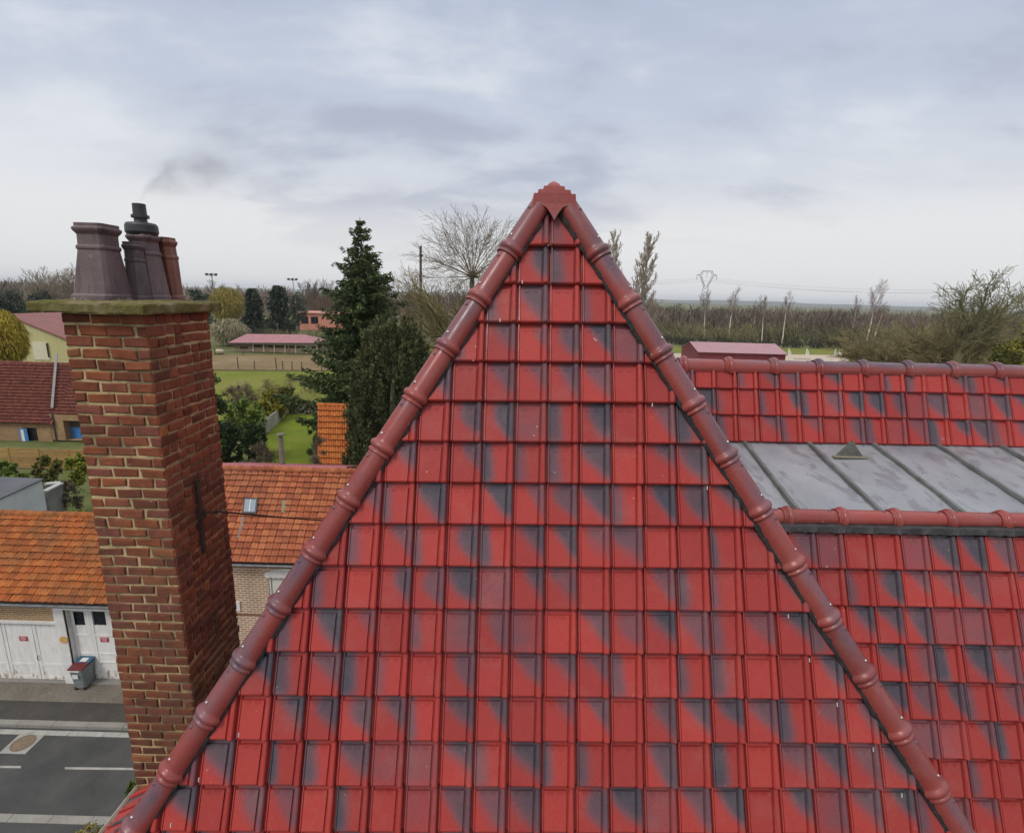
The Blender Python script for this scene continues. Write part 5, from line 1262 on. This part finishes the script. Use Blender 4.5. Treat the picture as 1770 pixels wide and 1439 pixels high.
mb = MB(); c_ = atY(708, 585, 52.); leafcloud(mb, (c_.x, 52., c_.z-1.5), (1.3,1.3,4.2), 1500, .35, 40, .5, .5); tag(mb.build('conifer_bush', Mleaf('brown_conifer', (.06,.045,.025), (.13,.085,.045)), loc=(c_.x,52.,0)), 'rusty brown conifer hedge tree behind the dark cypress', 'tree')
# poplars right of the peak
Ypo = 112.
q = atY(1101, 398, Ypo); pop = bare_tree((atY(1107,520,Ypo).x, Ypo, 0), q.z, dict(POPLAR, rmin=.030), 'tallest slim bare poplar right of the roof peak', 'tree', m_paletwig, m_paletwig, name='poplar_tree', sc_=(1.6,1))
q = atY(1051, 400, 125.); copy_tree(pop, (atY(1056,520,125.).x, 125., 0), (.82, q.z/atY(1101,404,Ypo).z), 1.2, 'slim bare poplar close behind the right hip ridge')
# right hand bare oak, scrub and evergreen
Yo = 78.; q = atY(1683, 463, Yo); bare_tree((atY(1668,540,Yo).x, Yo, 0), q.z, dict(OAK, r=.026, hfrac=.36, n=[12,11,10], rmin=.023, wob=[.06,.30,.40,.4], rr=[.6,.55,.55], ang=[.60,.60,.65], ratio=[.85,.52,.46], up=[0,.14,.06,.03]), 'gnarled mossy bare oak above the right ridge', 'tree', m_mosstwig, m_mosstwig, name='bare_tree', sc_=(1.02,1))
q = atY(1735, 488, 84.); bare_tree((atY(1722,540,84.).x, 84., 0), q.z, dict(OAK, hfrac=.42, n=[10,11,10], rmin=.023, wob=[.06,.30,.4,.4]), 'smaller mossy bare tree right of the gnarled oak', 'tree', m_mosstwig, m_mosstwig)
for i, (px, pyt, Ys, lab) in enumerate(((1548,556,88.,'low twiggy willow scrub at the left of the oak'),(1604,548,86.,'olive twiggy bush between scrub and oak'),(1658,540,82.,'dense twiggy bush under the gnarled oak'),(1716,548,86.,'twiggy bush right of the oak foot'),(1760,552,95.,'twiggy bush at the right picture edge'),(1520,585,92.,'small spreading twiggy bush by the sand arena'))):
    q = atY(px, pyt, Ys); g0 = atY(px, 560, Ys)
    ot = bare_tree((g0.x, Ys, 0), q.z, dict(BUSHY, rmin=.026, r=.03, n=[24,12,9], ang=[1.05,.5,.5], ratio=[1.7,.45,.45]), lab, 'bush', m_mosstwig, m_olivetwig, name='bare_bush')
    mb = MB(); leafcloud(mb, (g0.x, Ys+1.5, q.z*.42), (3.6,2.5,q.z*.5), 700, .9, 40, .1, .9, aspect=12); mb.build('twigs', m_olivetwig, ot)['kind'] = 'stuff'
Ye = 42.; e0, e1 = atY(1790, 612, Ye), atY(1786, 560, Ye); mb = MB(); leafcloud(mb, (e0.x, Ye, e1.z-2.7), (3.1,2.4,2.6), 5200, .34, 90, .6, .1, aspect=1.8)
tag(mb.build('evergreen_bush', Mleaf('yellow_green_leaves', (.045,.060,.008), (.17,.15,.015)), loc=(e0.x,Ye,0)), 'glossy yellow green evergreen bush at the right edge above the ridge', 'bush')
# birches beyond the arena
bir = None
for i, (px, pxt, pyt, Ybb, s_) in enumerate(((1215,1225,500,170.,.8),(1258,1270,492,165.,1.),(1318,1322,508,160.,1.),(1298,1312,515,166.,.8),(1352,1367,500,158.,1.),(1470,1480,508,165.,.9),(1497,1522,478,152.,1.0),(1508,1532,520,155.,.8))):
    q = atY(pxt, pyt, Ybb); b_ = gnd(px, 600); b_ = V3((atY(px, 590, Ybb).x, Ybb, 0)); ln = V3((q.x-b_.x, 0, q.z))
    labs = ('white birch left of the pylon', 'white birch right of the pylon with domed crown', 'white birch behind the dark red shed, upright', 'thin white birch leaning behind the red shed', 'white birch with small round crown right of the shed', 'slender birch left of the leaning poplar birch', 'tall leaning birch with narrow upswept crown', 'short leaning birch beside the tall leaning one')
    bare_tree(b_, q.z, dict(BIRCH, r=.015, n=[16,8,5]), labs[i], 'tree', m_birch, m_pinktwig, name='birch_tree', lean=ln, sc_=(.9,1))
TALL = dict(levels=4, hfrac=.7, r=.011, n=[24,9,6], ang=[.55,.40,.42], ratio=[.55,.5,.5], start=[.22,.2,.2], wob=[.05,.10,.16,.2], up=[.0,.22,.10,.02], tip=[.2,.3,.4,.5], rr=[.4,.5,.6], rmin=.02, taper=.45)
# left background trees
for i, (px, pyt, Yl, P_, lab) in enumerate(((62,470,120.,TALL,'bare upright tree above the yellow hall, leftmost of the tall row'),(84,458,118.,TALL,'bare upright tree above the yellow hall, second of the tall row'),(108,452,122.,TALL,'bare upright tree left of the chimney pots, tallest of its row'),(128,456,118.,TALL,'bare upright tree touching the chimney pots on the left'),(12,478,128.,BIRCH,'pale birch at the left picture edge'),(368,482,142.,LOOSE,'bare tree behind the left floodlight mast'),(540,480,190.,TALL,'bare tall tree behind the coral building'),(562,478,188.,TALL,'bare tall tree left of the spruce top'),(520,486,192.,LOOSE,'bare tree behind the slim floodlight mast'))):
    q = atY(px, pyt, Yl); bare_tree((atY(px, 520, Yl).x, Yl, 0), q.z, dict(P_, rmin=.022 if P_ is TALL else .028), lab, 'tree', m_birch if P_ is BIRCH else m_twig, m_paletwig if i < 4 else m_twig, sc_=(1.15, 1))
m_dkcon = Mleaf('dark_conifer_needles', (.016,.026,.018), (.055,.078,.045))
for i, (px, pyb, pyt, wpx, Yd, lab) in enumerate(((12,560,494,34,100.,'dark conifer at the left picture edge'),(36,560,490,30,104.,'dark conifer above the yellow willow'),(66,552,500,36,100.,'dark conifer over the yellow hall roof'),(88,550,494,30,108.,'dark conifer left of the coping slab'),(346,540,492,34,140.,'dark conifer touching the coping slab on the right'),(440,562,502,44,150.,'dark pine behind the stable, left one'),(484,566,496,50,148.,'dark conical pine behind the stable, right one'),(515,540,502,24,165.,'small dark pine left of the coral building'))):
    q = atY(px, pyt, Yd); b_ = atY(px, pyb, Yd); r_w = wpx/FPX*Yd*.56; o = thing('conifer_tree', lab, 'tree', (b_.x, Yd, 0))
    mb = MB()
    if i < 5 or i == 7: leafcloud(mb, (b_.x, Yd, q.z*.55), (r_w*R.uniform(.85,1.15), r_w, q.z*.46), 3200, r_w*.20, 46, .3, .1, clump_r=.30)
    else: conecloud(mb, (b_.x, Yd, .5), q.z-.5, r_w*1.1, 3600, r_w*.20, prof=lambda t: (1-t)**.6*(.8+.2*math.sin(9*t)) if t > .2 else .75, layers=17, per=9)
    mb.build('needles', m_dkcon, o)
    mb = MB(); mb.tube([(b_.x,Yd,0),(b_.x,Yd,q.z*.95)], [.3,.05], 6); mb.build('trunk', m_bark, o)
m_will = Mleaf('yellow_willow_shoots', (.22,.17,.015), (.42,.32,.03)); m_will2 = Mleaf('dull_willow_shoots', (.17,.14,.03), (.30,.24,.05))
def willow(px, py, wpx, hpx, Yl, lab, mat, n, size):
    c_ = atY(px, py, Yl); k = Yl/FPX; o = thing('willow_tree', lab, 'tree', (c_.x, Yl, 0)); mb = MB()
    for _ in range(n):
        d = rvec(); kk = R.random()**.4; p_ = V3((c_.x+d.x*wpx*k*.5*kk, Yl+d.y*wpx*k*.4*kk, c_.z+d.z*hpx*k*.5*kk)); dr_ = (V3((d.x*.5,d.y*.5,-.9)) + rvec()*.45).normalized(); b = dr_.cross(rvec()).normalized(); S = size*R.uniform(.6,1.4)
        mb.add([p_-b*S*.08, p_+b*S*.08, p_+dr_*S], [(0,1,2)], max(0, min(1, .5+.22*math.sin(d.x*9+d.z*6+d.y*5)+R.uniform(-.4,.4))))
    mb.build('foliage', mat, o); mb = MB(); mb.tube([(c_.x,Yl,0),(c_.x,Yl,c_.z)], [.3,.15], 7); mb.build('trunk', m_bark, o)
willow(0, 582, 80, 100, 62., 'large bright yellow weeping willow at the left picture edge', m_will, 11000, .6)
willow(392, 524, 58, 58, 128., 'round yellow willow behind the stable', m_will2, 6000, .8)
willow(398, 572, 62, 46, 118., 'pale budding bush left of the stable', Mleaf('pale_buds', (.20,.18,.10), (.33,.30,.18)), 3200, 1.0)
# woods that read as one mass
def wood(name, lab, spots, mat, n, size, tintf):
    mb = MB()
    for x, y, h, wd in spots:
        tt = tintf(x, y)
        for _ in range(4): 
            a = x+R.uniform(-wd,wd)*.6; mb.tube([(a,y,0),(a+R.uniform(-.6,.6),y,h*.8)], [.12,.03], 3, False, tt)
        for _ in range(n):
            d = rvec(); kk = R.random()**.45; p_ = V3((x+d.x*wd*kk, y+d.y*wd*.6*kk, h*.50+d.z*h*.5*kk)); dr_ = (V3((d.x*.5,0,.9)) + rvec()*.5).normalized(); b = dr_.cross(V3((0,1,0))).normalized(); S = size*R.uniform(.5,1.4)
            mb.add([p_-b*S*.085, p_+b*S*.085, p_+dr_*S], [(0,1,2)], max(0, min(1, tt+R.uniform(-.25,.25))))
    o = mb.build(name, mat); o['kind'] = 'stuff'; o['label'] = lab; o['category'] = 'woodland'; return o
m_wood1 = Mleaf('winter_wood', (.080,.064,.050), (.205,.150,.120)); m_wood2 = Mleaf('olive_winter_scrub', (.085,.080,.038), (.21,.185,.095))
spots = []
for _ in range(210):
    Yq = R.uniform(185, 330); px = R.uniform(1060, 1860); x = atY(px, 540, Yq).x; spots.append((x, Yq, R.uniform(4.8, 10.8)*(.9+.1*(Yq/250)), R.uniform(3,6)))
wood('winter_woodland', 'brown leafless woodland beyond the sand arena on the right', spots, m_wood1, 170, 2.3, lambda x, y: .5+.3*math.sin(x*.05)+R.uniform(-.15,.15))
spots = []
for _ in range(110):
    Yq = R.uniform(160, 178); px = R.uniform(1080, 1800); x = atY(px, 560, Yq).x; spots.append((x, Yq, R.uniform(3.0, 7.2), R.uniform(2,4.5)))
wood('scrub_belt', 'olive scrub belt along the far edge of the meadow strip', spots, m_wood2, 130, 1.5, lambda x, y: .45+.3*math.sin(x*.11)+R.uniform(-.2,.2))
spots = []
for _ in range(190):
    Yq = R.uniform(195, 340); px = R.uniform(-90, 960); x = atY(px, 520, Yq).x; spots.append((x, Yq, R.uniform(9.5, 14.2), R.uniform(4,7)))
wood('winter_woodland', 'brown leafless woodland along the left horizon', spots, m_wood1, 170, 2.6, lambda x, y: .5+.3*math.sin(x*.04)+R.uniform(-.15,.15))
spots = []
for _ in range(46):
    Yq = R.uniform(112, 135); px = R.uniform(395, 700); x = atY(px, 560, Yq).x; spots.append((x, Yq, R.uniform(1.6, 3.2), R.uniform(2,3.5)))
wood('hedge_belt', 'low dark hedge line behind the stable', spots, m_wood2, 110, .9, lambda x, y: .25+R.uniform(-.2,.2))
spots = []
for _ in range(60):
    px = R.uniform(1080, 1560); Yq = R.uniform(154, 159); spots.append((atY(px, 590, Yq).x, Yq, R.uniform(1.2,2.6), R.uniform(1.5,2.5)))
wood('hedge_belt', 'dark thicket foot along the green meadow strip', spots, Mleaf('dark_scrub', (.028,.026,.018), (.07,.065,.035)), 80, .8, lambda x, y: .4)
# garden shrubs left of the lawn
def shrub(px, py, wpx, hpx, Yl, lab, a, b, n, size, up=.2, aspect=1.7, name='garden_shrub', shell=.5):
    c_ = atY(px, py, Yl); k = Yl/FPX; mb = MB(); tz = max(c_.z, hpx*k*.45)+hpx*k*.5; rz_ = max(hpx*k*.5, tz*.5 if tz > hpx*k*1.15 else 0); leafcloud(mb, (c_.x, Yl, tz-rz_), (wpx*k*.5, wpx*k*.42, rz_), int(n*rz_/(hpx*k*.5)), size, max(18, n//45), shell, up, aspect=aspect)
    o = mb.build(name, Mleaf(name+'_leaves_%d' % int(px*7+py), a, b), loc=(c_.x, Yl, 0)); tag(o, lab, 'shrub')
DG = ((.018,.038,.012), (.065,.100,.026)); OL = ((.06,.062,.012), (.15,.145,.025)); YL = ((.13,.12,.012), (.28,.25,.02)); BR = ((.065,.048,.03), (.14,.105,.06)); MG = ((.055,.090,.012), (.14,.20,.03))
shrub(398, 772, 60, 88, 36., 'dark evergreen shrub right of the brick chimney', *DG, 3400, .30)
shrub(440, 762, 46, 74, 37.5, 'dark holly-like shrub at the end of the concrete fence', *DG, 3000, .28)
shrub(455, 790, 60, 60, 30., 'brown bramble thicket in front of the lawn', *BR, 2600, .30, .5, 8)
shrub(424, 712, 70, 60, 44., 'mid green shrub with light tips beside the chimney', *MG, 2600, .32)
shrub(472, 694, 58, 46, 50., 'yellow flowering shrub behind the concrete fence', *YL, 2000, .34)
shrub(415, 686, 60, 50, 54., 'brown leafless shrub nearest the chimney in the pasture', *BR, 2000, .40, .5, 7)
shrub(495, 690, 44, 44, 53., 'olive rounded shrub at the corner of the lawn', *OL, 1800, .34)
shrub(440, 672, 120, 26, 58., 'row of straw coloured bare shrubs across the pasture', (.15,.12,.06), (.26,.21,.11), 1500, .6, .6, 10)
shrub(520, 672, 90, 44, 60., 'thin straw coloured bushes left of the spruce', (.16,.135,.06), (.25,.21,.10), 1200, .6, .8, 12)
shrub(566, 700, 60, 40, 46., 'dark low evergreen under the spruce boughs', *DG, 1800, .34)
shrub(550, 770, 34, 70, 30., 'thin brown twiggy shrub in front of the orange outbuilding', *BR, 900, .30, .7, 10)
shrub(541, 744, 22, 34, 36., 'small dark pine sprig left of the orange outbuilding', *DG, 500, .22)
shrub(352, 668, 62, 70, 34., 'tall dark evergreen peeping out beside the chimney edge', *DG, 2600, .28)
shrub(6, 806, 44, 34, 31., 'dark green bush at the left edge before the timber fence', *MG, 1600, .24)
shrub(82, 812, 52, 50, 31., 'round olive bush in front of the timber fence', *OL, 2200, .24)
shrub(132, 812, 34, 70, 30., 'bright lime shrub against the chimney on the left', (.10,.13,.012), (.26,.27,.02), 1700, .24)
shrub(118, 858, 52, 66, 27., 'brown twiggy shrub behind the mossy orange roof', *BR, 2200, .26, .6, 7)
shrub(150, 878, 30, 22, 20., 'lime green shrub tip over the mossy orange ridge', (.10,.13,.012), (.26,.27,.02), 900, .16)
shrub(14, 825, 60, 20, 30., 'low mixed planting behind the white building', *MG, 1200, .24)
c_ = gnd(178, 1440, 6.6); mb = MB(); leafcloud(mb, (c_.x-.12, c_.y-.15, 6.36), (.36,.42,.42), 7000, .045, 90, .6, .3, aspect=1.3); tag(mb.build('roadside_hedge', Mleaf('yellowing_leaves', (.11,.095,.02), (.34,.27,.08)), loc=(c_.x,c_.y,0)), 'yellowish leafy hedge top below the left corner of the roof', 'hedge')
c_ = atY(236, 1358, 4.3); mb = MB(); leafcloud(mb, (c_.x-.03, 4.3, c_.z-.05), (.06,.07,.15), 500, .05, 16, .5, .2, aspect=1.4); tag(mb.build('moss_tuft', Mleaf('moss_green', (.035,.06,.008), (.10,.14,.015)), loc=c_), 'green moss tuft at the foot of the brick chimney', 'moss')

# ================================================================== RIGHT MIDDLE GROUND
sh_t = thing('red_shed', 'dark red sheet metal shed with pale ribbed roof beside the sand arena', 'shed', (44, 106, 0))
YD = 105.; s0_, s1_ = atY(1208, 608, YD), atY(1358, 611.5, YD); r0_, r1_ = atY(1211, 591.5, YD+5), atY(1356, 595, YD+5)
r0_.z = r1_.z = (r0_.z+r1_.z)/2; s0_.z = s1_.z = (s0_.z+s1_.z)/2
mb = MB(); mb.quad(V3((s0_.x,YD,0)), V3((s1_.x,YD,0)), s1_, s0_); mb.add([(s0_.x,YD,0),(s0_.x,YD+10,0),(s0_.x,YD+10,s0_.z),(s0_.x,YD+5,r0_.z),(s0_.x,YD,s0_.z)], [(0,4,3,2,1)][:1]); mb.add([(s1_.x,YD,0),(s1_.x,YD+10,0),(s1_.x,YD+10,s0_.z),(s1_.x,YD+5,r0_.z),(s1_.x,YD,s0_.z)], [(0,1,2,3,4)])
k = 60
for i in range(k+1):
    x = s0_.x+(s1_.x-s0_.x)*i/k; mb.box(x-.05, x+.05, YD-.05, YD-.004, 0, s0_.z-.02)
mb.build('wall', M('maroon_sheet', (.17,.022,.03), (.14,.02,.026), .8, .5), sh_t)
mb = MB(); vs = []
for i in range(121):
    x = s0_.x-.3+(s1_.x-s0_.x+.6)*i/120; wv = .05 if i % 2 else 0; vs += [(x,YD-.4,s0_.z-.05+wv), (x,YD+5,r0_.z+.08+wv), (x,YD+10.4,s0_.z-.05+wv)]
mb.add(vs, [(i*3+j, (i+1)*3+j, (i+1)*3+j+1, i*3+j+1) for i in range(120) for j in (0,1)]); mb.build('roof', M('pale_maroon_roof', (.36,.20,.22), (.33,.175,.195), .6, .45), sh_t)
mb = MB(); mb.box(s0_.x-.3, s1_.x+.3, YD-.46, YD-.402, s0_.z-.16, s0_.z-.02); mb.box(s0_.x-.34, s0_.x-.302, YD-.4, YD+10.4, s0_.z-.2, s0_.z-.05); mb.build('fascia', bpy.data.materials['maroon_sheet'], sh_t)
# show jumping stands in the arena
for i, (px, py, lab) in enumerate(((1362,618,'white jump wing right behind the dark red shed'),(1393,617,'white jump wing in the arena, second from the shed'),(1442,618,'white jump wing standing alone mid arena'),(1449,619,'narrow white jump wing beside the lone one'),(1461,619,'white jump wing left of the striped pair'),(1467,619,'white jump wing rightmost in the arena'))):
    p = gnd(px, py-3); o = thing('jump_stand', lab, 'jump stand', p, 'white show jumping stands in the sand arena'); w_ = .8 if i < 4 else .55; mb = MB()
    mb.box(p.x-.06,p.x+.06,p.y-.06,p.y+.06,0,1.9 if i != 1 else 1.7); mb.build('post', m_wpaint, o); mb = MB()
    for k in range(4): mb.box(p.x+.0605+w_*k/4, p.x+w_*(k+.7)/4, p.y-.04, p.y+.04, .15, 1.7-.28*k)
    mb.build('wing', m_wpaint, o); mb = MB(); mb.box(p.x-.25,p.x+w_,p.y-.3,p.y+.3,.0,.08); mb.build('foot', m_wpaint, o)
p = gnd(1400, 624); q = gnd(1372, 624); mb = MB(); mb.tube([q+V3((0,0,.55)), p+V3((0,0,.5))], [.06,.06], 8); tag(mb.build('jump_pole', M('dark_pole', (.08,.07,.06)), loc=q), 'dark jump pole lying low between two white wings', 'pole')
# small far things on the meadow strip
def far_box(px0, px1, py0, py1, Yf_, name, lab, cat, col):
    Yf_ = gnd((px0+px1)/2, py1).y
    a, b = atY(px0, py1, Yf_), atY(px1, py0, Yf_); o = thing(name, lab, cat, (a.x, Yf_, 0)); mb = MB(); mb.box(a.x, b.x, Yf_, Yf_+2.4, .0, b.z); mb.build('body', M(name+'_paint', col, None, .8, .5), o)
    mb = MB(); mb.box(a.x-.05, b.x+.05, Yf_-.05, Yf_+2.45, b.z+.004, b.z+.12); mb.build('roof', M(name+'_roof', tuple(c*.7 for c in col), None, .8, .5), o)
    mb = MB(); mb.box(a.x+.3*(b.x-a.x), a.x+.5*(b.x-a.x), Yf_-.06, Yf_-.005, .3, b.z*.75); mb.build('door', MT_DARKWOOD, o)
far_box(1484, 1502, 579, 594, 150., 'green_container', 'teal storage container among the birches', 'container', (.05,.17,.17))
far_box(1471, 1481, 582, 594, 151., 'pale_hut', 'small pale hut left of the teal container', 'hut', (.22,.21,.21))
far_box(1398, 1424, 575, 584, 152.5, 'pale_caravan', 'low pale caravan in the scrub right of the shed', 'caravan', (.26,.26,.28))
# pylon and its wires
YPY = 560.; k = YPY/FPX; pc = atY(1217, 520, YPY).x
def pz(py): return atY(1217, py, YPY).z
def pxx(px): return pc+(px-1217)*k
py_ = thing('power_pylon', 'grey lattice electricity pylon with ring-shaped head on the horizon', 'pylon', (pc, YPY, 0)); m_pyl = M('pylon_steel', (.16,.17,.18), (.2,.2,.21), .1, .6)
mb = MB(); th_ = .28
def bar(a, b, r=th_): mb.tube([V3((pxx(a[0]),YPY,pz(a[1]))), V3((pxx(b[0]),YPY,pz(b[1])))], [r,r], 4, False)
for s_ in (-1, 1):
    mb.tube([V3((pc+s_*5.2,YPY,0)), V3((pc+s_*2.6,YPY,pz(496)))], [.30,.26], 4, False)
    for i in range(8):
        t0, t1 = i/8, (i+1)/8; za, zb_ = pz(496)*t0, pz(496)*t1; mb.tube([V3((pc-s_*(5.2-2.6*t0),YPY,za)), V3((pc+s_*(5.2-2.6*t1),YPY,zb_))], [.14,.14], 4, False)
mb.build('tower', m_pyl, py_); mb = MB()
for s_ in (-1, 1):
    bar((1217+s_*3,496),(1217+s_*12,476)); bar((1217+s_*1,496),(1217+s_*9,477)); bar((1217+s_*12,476),(1217+s_*8,468)); bar((1217+s_*9,477),(1217+s_*7,470)); bar((1217+s_*12,476),(1217+s_*16.5,475)); bar((1217+s_*12,474),(1217+s_*16.5,475),.18)
    for i in range(4):
        a = 3+9*i/4; b_ = 1+8*(i+1)/4; bar((1217+s_*a,496-20*i/4),(1217+s_*b_,496-19*(i+1)/4),.12)
bar((1209,468),(1225,468)); bar((1209,470),(1225,470),.16); mb.build('head', m_pyl, py_)
for px in (1200.5, 1217, 1233.5):
    mb = MB(); y0_ = 469 if px == 1217 else 475; mb.tube([V3((pxx(px),YPY,pz(y0_))), V3((pxx(px),YPY,pz(y0_+9)))], [.22,.22], 4, False); mb.build('insulator', m_pyl, py_)
for i, (px, py) in enumerate(((1200.5,484),(1217,479),(1233.5,484))):
    A = V3((pxx(px),YPY,pz(py))); mb = MB()
    for sgn in (-1, 1):
        Bp = V3((A.x + sgn*330, YPY + (-60 if sgn > 0 else 90), A.z+3)); pts = [A.lerp(Bp, t/24)-V3((0,0,4*10*(t/24)*(1-t/24))) for t in range(25)]; mb.tube(pts, [.075]*25, 3, False)
    tag(mb.build('power_line', m_pyl, loc=A), 'thin overhead power line hung from the lattice pylon on the horizon', 'cable', 'power lines of the horizon pylon')
# smoke from the cowl
c0_ = V3((ct, 4.80, zt+Hc_)); kk = 4.8/FPX; t = NT('smoke_volume'); t.t.nodes.remove(t.b); out = [n for n in t.t.nodes if n.type == 'OUTPUT_MATERIAL'][0]
sep = t.n('ShaderNodeSeparateXYZ'); t.l(t.tc.outputs['Object'], sep.inputs[0]); sx3, sy3, sz3 = sep.outputs
cl_ = t.math('SUBTRACT', t.math('MULTIPLY', t.math('POWER', t.math('MAXIMUM', sx3, .001), .62), .52), .02)
dz = t.math('SUBTRACT', sz3, cl_); wd_ = t.math('MULTIPLY_ADD', sx3, .20, .018)
nzv = t.noise(5.5, 4, .6, dist=.8); dzn = t.math('ADD', dz, t.math('MULTIPLY_ADD', nzv, .34, -.17))
rr2 = t.math('ADD', t.math('POWER', t.math('DIVIDE', dzn, wd_), 2.), t.math('POWER', t.math('DIVIDE', sy3, wd_), 2.))
den_ = t.math('MULTIPLY', t.math('EXPONENT', t.math('MULTIPLY', rr2, -1.)), t.ramp(t.noise(3.2, 3, .5), [(.36, .1), (.66, 1.)]))
fade = t.math('MULTIPLY', t.ramp(sx3, [(0, 0.), (.06, .8), (.35, .6), (.95, 0.)]), 8.0)
pv = t.n('ShaderNodeVolumePrincipled'); pv.inputs['Color'].default_value = (.16,.18,.23,1); t.l(t.math('MULTIPLY', den_, fade), pv.inputs['Density']); t.l(pv.outputs[0], out.inputs['Volume'])
mb = MB(); so_ = c0_ + V3((.0,0,.235)); mb.box(so_.x-.03, so_.x+1.0, so_.y-.25, so_.y+.25, so_.z-.05, so_.z+.80)
tag(mb.build('smoke', t.m, loc=so_), 'thin grey wisp of smoke drifting right from the black cowl', 'smoke')

# haze: one closed box of thin even air round everything on the ground
mb = MB(); mb.box(-7900, 7900, -250, 9000, -1.2, 75)
t = NT('haze_air'); t.t.nodes.remove(t.b); out = [n for n in t.t.nodes if n.type == 'OUTPUT_MATERIAL'][0]
pv = t.n('ShaderNodeVolumePrincipled'); pv.inputs['Color'].default_value = (.90,.94,1.,1); pv.inputs['Density'].default_value = .00013; pv.inputs['Anisotropy'].default_value = .2; t.l(pv.outputs[0], out.inputs['Volume'])
hz_o = mb.build('haze', t.m); hz_o['kind'] = 'stuff'; hz_o['label'] = 'thin bluish haze fading the far woods and hills'; hz_o['category'] = 'haze'
